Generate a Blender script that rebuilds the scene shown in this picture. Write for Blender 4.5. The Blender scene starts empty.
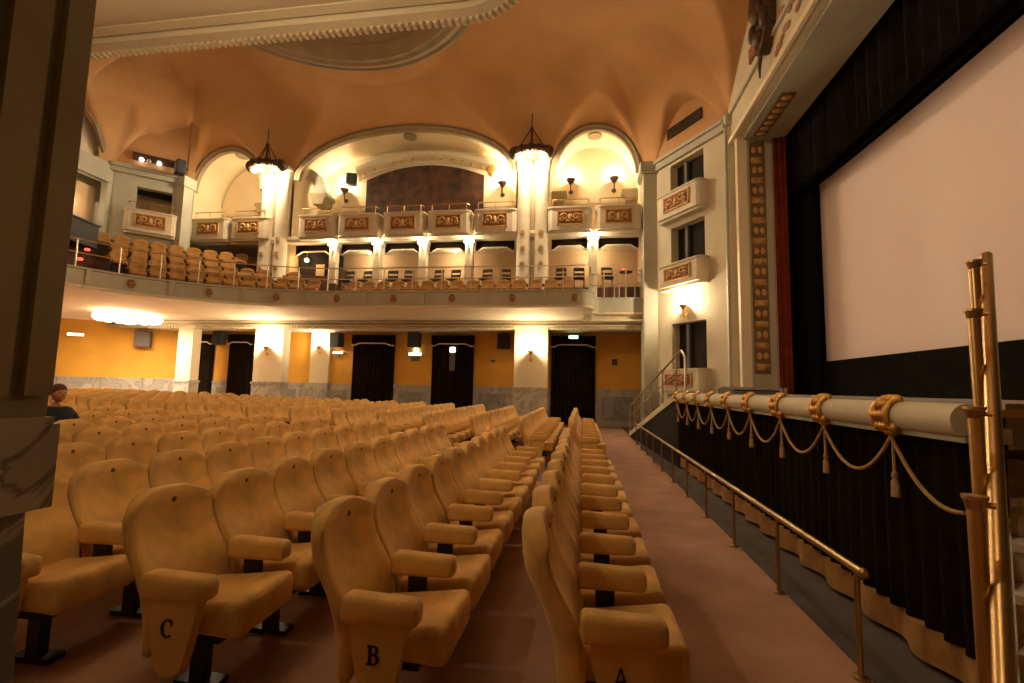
import bpy, bmesh, math, random
from mathutils import Vector, Matrix
random.seed(7)
scene = bpy.context.scene
C = scene.collection
PI = math.pi

# ------------------------------------------------------------------ camera
PSI, TH, RHO, HC, FPX = 0.14821, 0.09549, 0.0213, 1.6, 480.0
Fv = Vector((-math.sin(PSI)*math.cos(TH), math.cos(PSI)*math.cos(TH), math.sin(TH)))
R0 = Vector((math.cos(PSI), math.sin(PSI), 0)); U0 = R0.cross(Fv)
Rv = R0*math.cos(RHO) + U0*math.sin(RHO); Uv = U0*math.cos(RHO) - R0*math.sin(RHO)
cam = bpy.data.cameras.new('camera'); camo = bpy.data.objects.new('camera', cam); C.objects.link(camo)
cam.sensor_width = 36; cam.lens = 36*FPX/1024; cam.clip_start = 0.05; cam.clip_end = 200
camo.matrix_world = Matrix(((Rv.x, Uv.x, -Fv.x, 0), (Rv.y, Uv.y, -Fv.y, 0), (Rv.z, Uv.z, -Fv.z, HC), (0, 0, 0, 1)))
scene.camera = camo
# ------------------------------------------------------------------ world and exposure
w = bpy.data.worlds.new('world'); scene.world = w; w.use_nodes = True
w.node_tree.nodes['Background'].inputs[0].default_value = (1.0, 0.75, 0.5, 1)
w.node_tree.nodes['Background'].inputs[1].default_value = 0.01
scene.view_settings.view_transform = 'Standard'; scene.view_settings.look = 'None'
scene.view_settings.gamma = 1.0; scene.view_settings.use_curve_mapping = False
scene.view_settings.exposure = 1.7
WARM = (1.0, 0.66, 0.30)
WARMW = (1.0, 0.78, 0.50)

# ------------------------------------------------------------------ materials
MATS = {}
def mat(name, col, rough=0.7, var=0.0, vscale=3.0, metal=0.0, bump=0.0, bscale=40.0, col2=None, spec=0.5, sheen=0.0):
    m = bpy.data.materials.new(name); m.use_nodes = True; nt = m.node_tree; b = nt.nodes['Principled BSDF']
    b.inputs['Base Color'].default_value = (*col, 1); b.inputs['Roughness'].default_value = rough
    b.inputs['Metallic'].default_value = metal; b.inputs['Specular IOR Level'].default_value = spec
    if sheen:
        b.inputs['Sheen Weight'].default_value = sheen; b.inputs['Sheen Roughness'].default_value = 0.4
        b.inputs['Sheen Tint'].default_value = (1, 0.8, 0.5, 1)
    tc = nt.nodes.new('ShaderNodeTexCoord')
    if var or col2:
        n = nt.nodes.new('ShaderNodeTexNoise'); n.inputs['Scale'].default_value = vscale; n.inputs['Detail'].default_value = 5
        nt.links.new(tc.outputs['Object'], n.inputs['Vector'])
        r = nt.nodes.new('ShaderNodeValToRGB')
        c2 = col2 or tuple(min(1, c*(1+var)) for c in col); c1 = col if col2 else tuple(c*(1-var) for c in col)
        r.color_ramp.elements[0].position = 0.32; r.color_ramp.elements[1].position = 0.68
        r.color_ramp.elements[0].color = (*c1, 1); r.color_ramp.elements[1].color = (*c2, 1)
        nt.links.new(n.outputs['Fac'], r.inputs['Fac']); nt.links.new(r.outputs['Color'], b.inputs['Base Color'])
    if bump:
        n2 = nt.nodes.new('ShaderNodeTexNoise'); n2.inputs['Scale'].default_value = bscale; n2.inputs['Detail'].default_value = 4
        nt.links.new(tc.outputs['Object'], n2.inputs['Vector'])
        bp = nt.nodes.new('ShaderNodeBump'); bp.inputs['Strength'].default_value = bump; bp.inputs['Distance'].default_value = 0.02
        nt.links.new(n2.outputs['Fac'], bp.inputs['Height']); nt.links.new(bp.outputs['Normal'], b.inputs['Normal'])
    MATS[name] = m; return m
def emat(name, col, strength):
    m = bpy.data.materials.new(name); m.use_nodes = True; nt = m.node_tree; b = nt.nodes['Principled BSDF']
    b.inputs['Base Color'].default_value = (*col, 1); b.inputs['Emission Color'].default_value = (*col, 1)
    b.inputs['Emission Strength'].default_value = strength; MATS[name] = m; return m
def marble(name, base, vein, scale):
    m = bpy.data.materials.new(name); m.use_nodes = True; nt = m.node_tree; b = nt.nodes['Principled BSDF']
    b.inputs['Roughness'].default_value = 0.35
    tc = nt.nodes.new('ShaderNodeTexCoord'); n = nt.nodes.new('ShaderNodeTexNoise')
    n.inputs['Scale'].default_value = scale; n.inputs['Detail'].default_value = 8; n.inputs['Distortion'].default_value = 1.6
    nt.links.new(tc.outputs['Object'], n.inputs['Vector'])
    r = nt.nodes.new('ShaderNodeValToRGB'); e = r.color_ramp.elements
    e[0].position = 0.30; e[0].color = (*base, 1); e[1].position = 0.75; e[1].color = (*[c*0.75 for c in base], 1)
    for p, c in ((0.46, base), (0.5, vein), (0.54, [c*0.85 for c in base])):
        x = e.new(p); x.color = (*c, 1)
    nt.links.new(n.outputs['Fac'], r.inputs['Fac']); nt.links.new(r.outputs['Color'], b.inputs['Base Color'])
    MATS[name] = m; return m

mat('velvet', (0.68, 0.40, 0.118), 0.85, 0.24, 5.0, bump=0.15, bscale=120, sheen=0.35)
mat('velvet_panel', (0.66, 0.39, 0.12), 0.7, 0.08, 5.0)
mat('black_metal', (0.012, 0.011, 0.010), 0.45)
mat('tag', (0.13, 0.06, 0.02), 0.5)
mat('letter', (0.015, 0.012, 0.012), 0.6)
mat('carpet', (0.42, 0.25, 0.18), 0.95, 0.18, 1.6, bump=0.4, bscale=160, spec=0.04)
mat('pit_floor', (0.075, 0.062, 0.052), 0.8, 0.2, 3)
mat('ceiling_plaster', (0.43, 0.225, 0.09), 0.85, col2=(0.54, 0.31, 0.14), vscale=0.45)
mat('cream', (0.57, 0.51, 0.37), 0.75, 0.07, 1.2)
mat('grey_cream', (0.42, 0.41, 0.32), 0.75, 0.08, 1.2)
mat('stone_cream', (0.62, 0.54, 0.40), 0.7, 0.1, 2.0)
mat('white_plaster', (0.74, 0.66, 0.48), 0.75, 0.05, 0.8)
mat('tan_wall', (0.60, 0.42, 0.24), 0.85, 0.06, 0.8)
mat('vault_plaster', (0.72, 0.60, 0.40), 0.85, 0.05, 0.8)
mat('yellow_wall', (0.68, 0.36, 0.045), 0.75, 0.10, 0.9)
mat('archivolt', (0.30, 0.235, 0.14), 0.8, 0.1, 2)
mat('pier_paint', (0.36, 0.31, 0.20), 0.8, 0.12, 1.5)
marble('marble', (0.46, 0.44, 0.40), (0.27, 0.27, 0.27), 1.0)
marble('marble_dark', (0.30, 0.31, 0.29), (0.17, 0.18, 0.18), 1.3)
marble('marble_pier', (0.48, 0.44, 0.36), (0.16, 0.15, 0.13), 2.6)
marble('marble_pier_dark', (0.20, 0.19, 0.17), (0.46, 0.43, 0.37), 2.2)
mat('dark_curtain', (0.014, 0.009, 0.006), 1.0, 0.25, 3, spec=0.04)
mat('strip_ground', (0.17, 0.10, 0.045), 0.7, 0.2, 6)
mat('pit_curtain', (0.012, 0.008, 0.005), 1.0, 0.25, 3, spec=0.04)
mat('gold_hem', (0.34, 0.17, 0.045), 0.85, 0.2, 8)
mat('white_trim', (0.70, 0.60, 0.42), 0.7)
mat('brass', (0.62, 0.41, 0.18), 0.36, 0.06, 4, metal=1.0)
mat('dull_brass', (0.40, 0.27, 0.12), 0.35, 0.1, 6, metal=0.9)
mat('rail_steel', (0.62, 0.55, 0.42), 0.3, metal=0.85)
mat('gold', (0.62, 0.34, 0.085), 0.42, 0.25, 14, metal=0.75, bump=0.5, bscale=30)
mat('gold_paint', (0.52, 0.31, 0.10), 0.6, 0.2, 10)
mat('ornament_red', (0.26, 0.095, 0.04), 0.7, 0.25, 9)
mat('rope', (0.42, 0.25, 0.08), 0.8, 0.15, 40, bump=0.5, bscale=90)
mat('bronze', (0.075, 0.042, 0.022), 0.55, 0.3, 9, metal=0.4)
mat('emblem', (0.34, 0.17, 0.09), 0.7, 0.2, 12)
mat('speaker', (0.03, 0.03, 0.032), 0.6)
mat('speaker_grey', (0.12, 0.11, 0.10), 0.7)
mat('mural', (0.016, 0.008, 0.005), 0.7, col2=(0.10, 0.036, 0.014), vscale=2.2)
mat('black_cloth', (0.007, 0.006, 0.005), 0.95, spec=0.04)
mat('black_valance', (0.009, 0.008, 0.007), 0.9, 0.3, 5, spec=0.04)
mat('red_curtain', (0.17, 0.032, 0.010), 0.8, 0.2, 4, spec=0.04)
mat('screen', (0.84, 0.70, 0.68), 0.9, 0.015, 0.8)
mat('stage_floor', (0.30, 0.27, 0.24), 0.7, 0.2, 2)
mat('stair_carpet', (0.50, 0.40, 0.30), 0.95, 0.2, 8)
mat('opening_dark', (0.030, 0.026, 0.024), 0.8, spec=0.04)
mat('glass_dark', (0.05, 0.045, 0.04), 0.15)
mat('green_sign_plate', (0.10, 0.17, 0.08), 0.5)
mat('balcony_velvet', (0.34, 0.165, 0.034), 0.85, 0.15, 4.0, sheen=0.3)
mat('balcony_carpet', (0.12, 0.06, 0.04), 0.95)
mat('chair_black', (0.018, 0.016, 0.016), 0.4)
mat('skin', (0.50, 0.22, 0.13), 0.6); mat('hair', (0.11, 0.04, 0.018), 0.7); mat('shirt', (0.012, 0.014, 0.022), 0.85)
mat('trousers', (0.02, 0.02, 0.025), 0.85)
mat('eye', (0.02, 0.015, 0.012), 0.3)
emat('bulb', (1.0, 0.80, 0.50), 25.0)
emat('bulb_soft', (1.0, 0.82, 0.56), 1.3)
emat('sign_white', (0.95, 1.0, 0.85), 3.0)
emat('sign_green', (0.35, 1.0, 0.55), 2.0)
emat('tube_white', (1.0, 0.92, 0.78), 4.0)
emat('step_red', (1.0, 0.06, 0.03), 1.2)
mat('bottle_blue', (0.42, 0.40, 0.85), 0.25)

# ------------------------------------------------------------------ mesh helpers
class MB:
    def __init__(s): s.v = []; s.f = []
    def add(s, vs, fs):
        n = len(s.v); s.v += [tuple(v) for v in vs]; s.f += [tuple(i+n for i in f) for f in fs]; return s
    def box(s, x0, x1, y0, y1, z0, z1):
        vs = [(x, y, z) for z in (z0, z1) for x, y in ((x0, y0), (x1, y0), (x1, y1), (x0, y1))]
        return s.add(vs, [(3, 2, 1, 0), (4, 5, 6, 7), (0, 1, 5, 4), (1, 2, 6, 5), (2, 3, 7, 6), (3, 0, 4, 7)])
    def obox(s, p0, p1, n0, n1, z0, z1):           # box along plan segment p0-p1, offsets n0..n1 along the left normal
        d = Vector((p1[0]-p0[0], p1[1]-p0[1])).normalized(); n = Vector((-d.y, d.x))
        q = [Vector(p0)+n*n0, Vector(p1)+n*n0, Vector(p1)+n*n1, Vector(p0)+n*n1]
        vs = [(a.x, a.y, z) for z in (z0, z1) for a in q]
        return s.add(vs, [(3, 2, 1, 0), (4, 5, 6, 7), (0, 1, 5, 4), (1, 2, 6, 5), (2, 3, 7, 6), (3, 0, 4, 7)])
    def tube(s, pts, r, seg=8, caps=True):
        pts = [Vector(p) for p in pts]; n = len(pts); rs = r if isinstance(r, (list, tuple)) else [r]*n
        base = len(s.v); prev = None
        for i, p in enumerate(pts):
            t = (pts[min(i+1, n-1)]-pts[max(i-1, 0)]).normalized()
            if prev is None:
                a = t.cross(Vector((0, 0, 1)))
                if a.length < 1e-3: a = t.cross(Vector((1, 0, 0)))
                a.normalize()
            else:
                a = prev - t*prev.dot(t)
                a.normalize()
            b = t.cross(a); prev = a
            for k in range(seg):
                th = 2*PI*k/seg; q = p+(a*math.cos(th)+b*math.sin(th))*rs[i]; s.v.append((q.x, q.y, q.z))
        for i in range(n-1):
            for k in range(seg):
                k2 = (k+1) % seg
                s.f.append((base+i*seg+k2, base+i*seg+k, base+(i+1)*seg+k, base+(i+1)*seg+k2))
        if caps:
            s.f.append(tuple(base+k for k in range(seg))); s.f.append(tuple(base+(n-1)*seg+k for k in reversed(range(seg))))
        return s
    def lathe(s, prof, c=(0, 0, 0), seg=16, axis='Z', caps=True):
        base = len(s.v); n = len(prof)
        for r, h in prof:
            for k in range(seg):
                a = 2*PI*k/seg; x, y = r*math.cos(a), r*math.sin(a)
                v = {'Z': (x, y, h), 'Y': (x, h, -y), 'X': (h, x, y)}[axis]
                s.v.append((v[0]+c[0], v[1]+c[1], v[2]+c[2]))
        for i in range(n-1):
            for k in range(seg):
                k2 = (k+1) % seg; s.f.append((base+i*seg+k, base+i*seg+k2, base+(i+1)*seg+k2, base+(i+1)*seg+k))
        if caps:
            s.f.append(tuple(base+k for k in reversed(range(seg)))); s.f.append(tuple(base+(n-1)*seg+k for k in range(seg)))
        return s
    def sphere(s, c, r, seg=12, rings=7, sc=(1, 1, 1)):
        base = len(s.v); s.v.append((c[0], c[1], c[2]-r*sc[2]))
        for i in range(1, rings):
            a = -PI/2+PI*i/rings
            for k in range(seg):
                b = 2*PI*k/seg; s.v.append((c[0]+r*sc[0]*math.cos(a)*math.cos(b), c[1]+r*sc[1]*math.cos(a)*math.sin(b), c[2]+r*sc[2]*math.sin(a)))
        s.v.append((c[0], c[1], c[2]+r*sc[2])); top = len(s.v)-1
        for k in range(seg):
            k2 = (k+1) % seg; s.f.append((base, base+1+k2, base+1+k)); s.f.append((top, base+1+(rings-2)*seg+k, base+1+(rings-2)*seg+k2))
            for i in range(rings-2):
                a0 = base+1+i*seg; s.f.append((a0+k, a0+k2, a0+seg+k2, a0+seg+k))
        return s
    def sweep(s, path, prof, closed_prof=False, caps=False):   # path [(x,y)], prof [(n,z)] n = left-normal offset
        base = len(s.v); P = [Vector(p) for p in path]; n = len(P); m = len(prof)
        for i, p in enumerate(P):
            d0 = (P[i]-P[i-1]).normalized() if i else (P[1]-P[0]).normalized()
            d1 = (P[i+1]-P[i]).normalized() if i < n-1 else d0
            n0 = Vector((-d0.y, d0.x)); n1 = Vector((-d1.y, d1.x)); nn = (n0+n1).normalized(); k = 1/max(0.5, nn.dot(n0))
            for o, z in prof: s.v.append((p.x+nn.x*o*k, p.y+nn.y*o*k, z))
        mm = m if closed_prof else m-1
        for i in range(n-1):
            for j in range(mm):
                j2 = (j+1) % m; s.f.append((base+i*m+j, base+(i+1)*m+j, base+(i+1)*m+j2, base+i*m+j2))
        if caps:
            s.f.append(tuple(base+j for j in range(m))); s.f.append(tuple(base+(n-1)*m+j for j in reversed(range(m))))
        return s
    def prism(s, poly, a0, a1, axis='Y'):           # poly in (u,v) extruded along axis
        n = len(poly)
        def pt(u, v, a): return {'Y': (u, a, v), 'X': (a, u, v), 'Z': (u, v, a)}[axis]
        vs = [pt(u, v, a0) for u, v in poly]+[pt(u, v, a1) for u, v in poly]
        fs = [tuple(range(n)), tuple(range(2*n-1, n-1, -1))]+[((i+1) % n, i, n+i, n+(i+1) % n) for i in range(n)]
        return s.add(vs, fs)
    def mesh(s, name, m, smooth=False, fix=True):
        me = bpy.data.meshes.new(name); me.from_pydata(s.v, [], s.f)
        if fix:
            bm = bmesh.new(); bm.from_mesh(me); bmesh.ops.recalc_face_normals(bm, faces=bm.faces); bm.to_mesh(me); bm.free()
        if smooth:
            me.polygons.foreach_set('use_smooth', [True]*len(me.polygons))
            if smooth != 'all':
                try: me.set_sharp_from_angle(angle=math.radians(40))
                except Exception: pass
        me.materials.append(MATS[m]); me.update(); return me
    def build(s, name, m, parent=None, smooth=False, fix=True): return link(name, s.mesh(name, m, smooth, fix), parent)
def link(name, me, parent=None):
    o = bpy.data.objects.new(name, me); C.objects.link(o)
    if parent: o.parent = parent
    return o
def tag(o, label=None, cat=None, group=None, kind=None):
    if label: o['label'] = label
    if cat: o['category'] = cat
    if group: o['group'] = group
    if kind: o['kind'] = kind
    return o
def empty(name, loc, rz=0, label=None, cat=None, group=None, kind=None):
    o = bpy.data.objects.new(name, None); C.objects.link(o); o.location = loc; o.rotation_euler = (0, 0, rz); o.empty_display_size = 0.1
    return tag(o, label, cat, group, kind)
def struct(o, label=None): o['kind'] = 'structure'; return tag(o, label)
def rbox(x0, x1, y0, y1, z0, z1, bev, seg=2, fn=None, cuts=0):
    bm = bmesh.new(); bmesh.ops.create_cube(bm, size=1)
    for v in bm.verts: v.co = Vector(((x0+x1)/2+v.co.x*(x1-x0), (y0+y1)/2+v.co.y*(y1-y0), (z0+z1)/2+v.co.z*(z1-z0)))
    bmesh.ops.bevel(bm, geom=list(bm.edges), offset=bev, segments=seg, affect='EDGES', profile=0.5)
    if cuts:
        for k in range(1, cuts+1):
            x = x0+bev+(x1-x0-2*bev)*k/(cuts+1)
            bmesh.ops.bisect_plane(bm, geom=list(bm.verts)+list(bm.edges)+list(bm.faces), plane_co=(x, 0, 0), plane_no=(1, 0, 0))
    bm.verts.index_update(); mb = MB()
    mb.add([fn(v.co) if fn else v.co for v in bm.verts], [[v.index for v in f.verts] for f in bm.faces]); bm.free(); return mb
def lamp(name, loc, power, radius=0.06, col=WARM, parent=None):
    l = bpy.data.lights.new(name, 'POINT'); l.energy = power; l.color = col; l.shadow_soft_size = radius
    o = bpy.data.objects.new(name, l); C.objects.link(o); o.location = loc
    if parent: o.parent = parent
    return o
ORD = ['first', 'second', 'third', 'fourth', 'fifth', 'sixth', 'seventh', 'eighth', 'ninth', 'tenth', 'eleventh', 'twelfth', 'thirteenth', 'fourteenth', 'fifteenth', 'sixteenth', 'seventeenth', 'eighteenth', 'nineteenth', 'twentieth']
def project(x, y, z):
    p = Vector((x, y, z-HC)); d = p.dot(Fv)
    return (512+FPX*p.dot(Rv)/d, 341.5-FPX*p.dot(Uv)/d, d) if d > 0.05 else (-9999, 0, d)

# ------------------------------------------------------------------ main dimensions (metres)
XC, YC = -7.8, 10.4            # hall centre
YW, YP, YF = 21.5, 19.4, 17.3  # ground side wall, pillar line, balcony front
def fz(x): return 0.0175*max(0.0, -x-1.0)

def pleat(p0, p1, z0, z1, period, amp, off=0.0, thick=0.05, per=6, flare=1.0, jit=0.25, zs=2):
    """pleated cloth hanging along a plan segment; a closed solid with wavy front"""
    d = Vector((p1[0]-p0[0], p1[1]-p0[1])); L = d.length; d.normalize(); n = Vector((-d.y, d.x))
    N = max(4, int(L/period*per)); mb = MB(); ph = random.random()*6; rows = []
    rnd = [random.uniform(1-jit, 1+jit) for _ in range(int(L/period)+3)]
    for j in range(zs+1):
        t = j/zs; z = z0+(z1-z0)*t; a = amp*(flare+(1-flare)*t)
        for i in range(N+1):
            s = L*i/N; k = rnd[int(s/period)]
            o = off+a*k*math.sin(2*PI*s/period+ph); q = Vector(p0)+d*s+n*o; mb.v.append((q.x, q.y, z))
    m = N+1
    for j in range(zs):
        for i in range(N): mb.f.append((j*m+i, j*m+i+1, (j+1)*m+i+1, (j+1)*m+i))
    b = len(mb.v); back = off-amp*1.6-thick
    for z in (z0, z1):
        for s in (0, L): q = Vector(p0)+d*s+n*back; mb.v.append((q.x, q.y, z))
    mb.f.append((b, b+2, b+3, b+1))
    mb.f.append((0, zs*m, b+2, b)); mb.f.append((N, b+1, b+3, zs*m+N))
    mb.f.append(tuple(range(zs*m, zs*m+m))+(b+3, b+2)); mb.f.append(tuple(range(0, m))+(b+1, b))
    return mb
def holed(p0, p1, z0, z1, holes, n0, n1):
    d = Vector((p1[0]-p0[0], p1[1]-p0[1])); L = d.length; d.normalize(); P0 = Vector(p0)
    ss = sorted({0, L, *[h[0] for h in holes], *[h[1] for h in holes]}); zs = sorted({z0, z1, *[h[2] for h in holes], *[h[3] for h in holes]})
    mb = MB()
    for a, b in zip(ss, ss[1:]):
        for c, e in zip(zs, zs[1:]):
            if any(h[0] <= (a+b)/2 <= h[1] and h[2] <= (c+e)/2 <= h[3] for h in holes): continue
            mb.obox(P0+d*a, P0+d*b, n0, n1, c, e)
    return mb
def seg_pt(p0, p1, s, n=0.0):
    d = Vector((p1[0]-p0[0], p1[1]-p0[1])).normalized(); q = Vector(p0)+d*s+Vector((-d.y, d.x))*n; return (q.x, q.y)

# ================================================================== STRUCTURE
# ---- floors
mb = MB(); xs = [-25, -20, -15, -10, -5, -1, 1.62]
for a, b in zip(xs, xs[1:]):
    vs = [(x, y, z) for x in (a, b) for y in (-2.4, 21.6) for z in (fz(x)-0.12, fz(x))]
    mb.add(vs, [(0, 1, 3, 2), (4, 6, 7, 5), (1, 5, 7, 3), (0, 2, 6, 4), (0, 4, 5, 1), (2, 3, 7, 6)])
struct(mb.build('floor', 'carpet'), 'reddish brown carpet of the auditorium and its front aisle')
struct(MB().box(1.62, 7.6, -2.4, 21.6, -0.12, -0.015).build('floor_pit', 'pit_floor'), 'dark bare floor strip between carpet edge and stage curtain')

# ---- ground floor side wall, far side
doors = [(-19.55, -18.2), (-17.3, -16.0), (-10.8, -8.75), (-6.9, -4.95), (-1.4, 0.52)]
wall = holed((2.6, YW), (-20.0, YW), -0.1, 4.6, [], -0.3, 0).build('wall_side_ground', 'yellow_wall'); struct(wall, 'ochre yellow side wall under the balcony behind curtained doors')
MB().obox((-19.9, YW), (-26.5, 17.0), -0.3, 0.0, 0, 4.6).build('wall_angled', 'yellow_wall', wall)
edges = [-20.0]+[e for d in doors for e in d]+[2.4]
for a, b in zip(edges[0::2], edges[1::2]):          # marble dado in slabs between the doors
    n = max(1, round((b-a)/1.45)); wd = (b-a)/n
    for k in range(n):
        x0 = a+k*wd+0.012; x1 = a+(k+1)*wd-0.012; zb = fz(x0)
        MB().box(x0, x1, YW-0.06, YW, zb, 1.52).build('marble_panel', 'marble', wall)
        if x1-x0 > 0.8: MB().box(x0+0.25, x1-0.25, YW-0.075, YW-0.06, zb+0.25, 1.3).build('marble_inset', 'marble_dark', wall)
    MB().box(a, b, YW-0.09, YW, 1.52, 1.62).build('dado_cap', 'marble', wall)
dv = Vector((-26.5+19.9, 17.0-YW)); dl = dv.length
for k in range(5):
    p = seg_pt((-19.9, YW), (-26.5, 17.0), dl*k/5+0.01, 0.02); q = seg_pt((-19.9, YW), (-26.5, 17.0), dl*(k+1)/5-0.01, 0.02)
    MB().obox(p, q, 0, 0.06, 0.2, 1.58).build('marble_panel', 'marble', wall)
    MB().obox(p, q, 0, 0.09, 1.58, 1.68).build('dado_cap', 'marble', wall)
MB().box(-12.95, -12.0, YW-0.16, YW, 1.62, 4.1).build('pilaster', 'white_plaster', wall)
MB().box(-12.95, -12.0, YW-0.18, YW, 0.15, 1.62).build('pilaster_base', 'marble', wall)
struct(MB().box(-26.5, 2.6, YP+0.3, YW+0.1, 4.06, 4.2).build('ceiling_aisle', 'cream'), 'cream ceiling of the side aisle under the balcony')
# ---- pillars
def pillar(x0, x1, y0, y1, label):
    r = empty('pillar', ((x0+x1)/2, (y0+y1)/2, 0), 0, label, None, None, 'structure'); cx, cy = (x0+x1)/2, (y0+y1)/2
    f = lambda a, b, c, d, e, g: MB().box(a-cx, b-cx, c-cy, d-cy, e, g)
    zb = fz(x0)
    f(x0, x1, y0, y1, 1.55, 4.3).build('shaft', 'white_plaster', r)
    for k in range(2):
        xa = x0-0.02+(x1-x0+0.04)*k/2
        f(xa+0.004, xa+(x1-x0+0.04)/2-0.004, y0-0.03, y1+0.03, zb, 1.52).build('marble_slab', 'marble', r)
    f(x0-0.05, x1+0.05, y0-0.06, y1+0.06, 1.52, 1.62).build('marble_cap', 'marble', r)
    return r
pillar(-2.79, -1.43, YP, YP+0.5, 'white pillar with marble base left of the rightmost door curtain')
pillar(-14.48, -13.1, YP, YP+0.5, 'white pillar with marble base carrying a bright wall lamp')
pillar(-18.35, -17.6, YP, YP+0.5, 'narrow white pillar at the end of the yellow wall')
# ---- beam over the pillars with dentils
bm_ = MB().box(-20, 2.4, YP+0.02, YP+0.45, 3.98, 4.35).build('trim_1', 'cream'); struct(bm_, 'cream beam with dentil course over the pillars')
mb = MB()
for i in range(150):
    x = -19.9+i*0.148
    if any(a-0.05 < x < b+0.05 for a, b in ((-2.79, -1.43), (-14.48, -13.1), (-18.35, -17.6))): continue
    mb.box(x, x+0.08, YP-0.06, YP+0.02, 4.0, 4.09)
tag(mb.build('dentils', 'white_trim', bm_), kind='stuff')
MB().box(-20, 2.4, YP-0.08, YP+0.02, 4.1, 4.16).build('moulding', 'cream', bm_)
MB().box(-20, 2.4, YP-0.12, YP+0.02, 4.22, 4.3).build('moulding', 'cream', bm_)

# ---- balcony: parapet swept along a plan curve, both sides of the hall
def arc(c, r, a0, a1, n): return [(c[0]+r*math.cos(math.radians(a0+(a1-a0)*i/n)), c[1]+r*math.sin(math.radians(a0+(a1-a0)*i/n))) for i in range(n+1)]
def bez(p, n):
    out = []
    for i in range(n+1):
        t = i/n; q = [Vector(a) for a in p]
        while len(q) > 1: q = [q[j].lerp(q[j+1], t) for j in range(len(q)-1)]
        out.append((q[0].x, q[0].y))
    return out
half = [(-16.45, YC)]+bez([(-16.35, 12.3), (-15.9, 14.6), (-13.8, 16.5), (-10.2, YF-0.1)], 14)+[(-8.6, YF-0.04), (-6.3, YF), (-4.0, YF), (-1.7, YF), (-0.15, YF)]
far_end = arc((-0.15, YF+0.5), 0.5, -90, 0, 6)[1:]+[(0.35, 18.6)]+list(reversed(arc((0.75, 18.6), 0.4, 90, 180, 4)))[1:]+[(2.4, 19.0)]
near_end = arc((-0.95, YF+0.6), 0.6, -90, 0, 8)[1:]+[(-0.35, 19.0)]
mir = lambda L: [(x, 2*YC-y) for x, y in L]
near_half = [p for p in half if p[0] < -1.0]+[(-0.95, YF)]
path = list(reversed(mir(near_half+near_end)))+half[1:]+far_end
# outside (wall side) is the left normal of the reversed direction; walk so that left normal points to the walls
path_l = path            # from near end along the back to the far end: hall centre on the right hand
bal = MB().sweep(path_l, [(0.0, 4.62), (0.0, 5.12), (-0.05, 5.14), (-0.05, 5.2), (0.2, 5.2), (0.2, 4.9), (0.25, 4.9), (0.25, 4.62)], True, True).build('balcony', 'grey_cream')
struct(bal, 'grey green balcony parapet sweeping along side and rear of hall')
MB().sweep(path_l, [(0.0, 4.62), (0.02, 4.54), (0.12, 4.54), (0.13, 4.60), (0.17, 4.60), (0.18, 4.55), (0.27, 4.55), (0.28, 4.61), (0.32, 4.61), (0.33, 4.55), (0.42, 4.55), (0.43, 4.62), (0.48, 4.62), (0.49, 4.56), (0.6, 4.56), (0.62, 4.64), (0.3, 4.8)], False).build('moulding', 'white_plaster', bal)
mb = MB(); acc = 0.0
for a, b in zip(path_l, path_l[1:]):               # dentil blocks hanging below the front edge
    d = Vector(b)-Vector(a); L = d.length; s = -acc
    while s < L:
        if s >= 0:
            p = Vector(a)+d*(s/L); q = p+d.normalized()*0.03; mb.obox(p, q, -0.03, 0.03, 4.515, 4.57)
        s += 0.06
    acc = L-(s-0.06)
    acc = acc if acc < 0.06 else 0
tag(mb.build('dentils', 'white_trim', bal), kind='stuff')
# cove and soffit between parapet and wall
side = [p for p in path_l if p[1] > YC+5.5 and p[0] < -0.1]
mb = MB()
soff = MB(); pts_out = [(-24, 2*YC-24), (-27, 10.4)]
# soffit: lofted from the parapet line to the walls
def wallpt(p):
    v = Vector((p[0]-XC, p[1]-YC))
    if p[0] > -12.2: return (p[0], YP+0.1 if p[1] > YC else 2*YC-YP-0.1)
    a = math.atan2(p[1]-YC, p[0]+9.0); k = 1e9
    dx, dy = math.cos(a), math.sin(a)
    for lim, c in ((abs(YP+0.1-YC), abs(dy)), (17.5, abs(dx))):
        if c > 1e-4: k = min(k, lim/c)
    return (-9.0+dx*k, YC+dy*k)
rows = []
for p in path_l:
    if p[0] > 0.36: continue
    wp = wallpt(p); row = []
    for t, z in ((0.0, 4.66), (0.04, 4.62), (0.12, 4.56), (0.25, 4.48), (0.45, 4.40), (0.7, 4.35), (1.0, 4.33)):
        row.append((p[0]+(wp[0]-p[0])*t, p[1]+(wp[1]-p[1])*t, z))
    rows.append(row)
for r in rows: mb.v += r
m = 7
for i in range(len(rows)-1):
    for j in range(m-1): mb.f.append((i*m+j, (i+1)*m+j, (i+1)*m+j+1, i*m+j+1))
struct(mb.build('ceiling_balcony_soffit', 'white_plaster', None, 'all'), 'cream curved underside of the balcony')
MB().sweep([(0.3, 18.3), (0.35, 18.65)]+list(reversed(arc((0.75, 18.65), 0.4, 90, 180, 4)))[1:]+[(2.5, 19.05)], [(0.0, 4.62), (0.15, 4.45), (0.2, 4.35), (0.3, 4.3), (0.5, 4.28)], False).build('end_cove', 'white_plaster', bal, 'all')
MB().box(0.3, 2.5, 19.0, YP+0.1, 4.28, 4.36).build('end_soffit', 'white_plaster', bal)
# balcony floor slab (upper side)
mb = MB()
for p in path_l:
    wp = wallpt(p) if p[0] < 0.36 else (p[0], YW)
    if p[0] > -12.2 and p[1] > YC: wp = (p[0], YW)
    mb.v += [(p[0], p[1], 4.92), (wp[0], wp[1], 4.92)]
for i in range(len(path_l)-1): mb.f.append((2*i, 2*i+1, 2*i+3, 2*i+2))
struct(mb.build('floor_balcony', 'balcony_carpet'), 'dark carpeted floor of the balcony')
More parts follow.
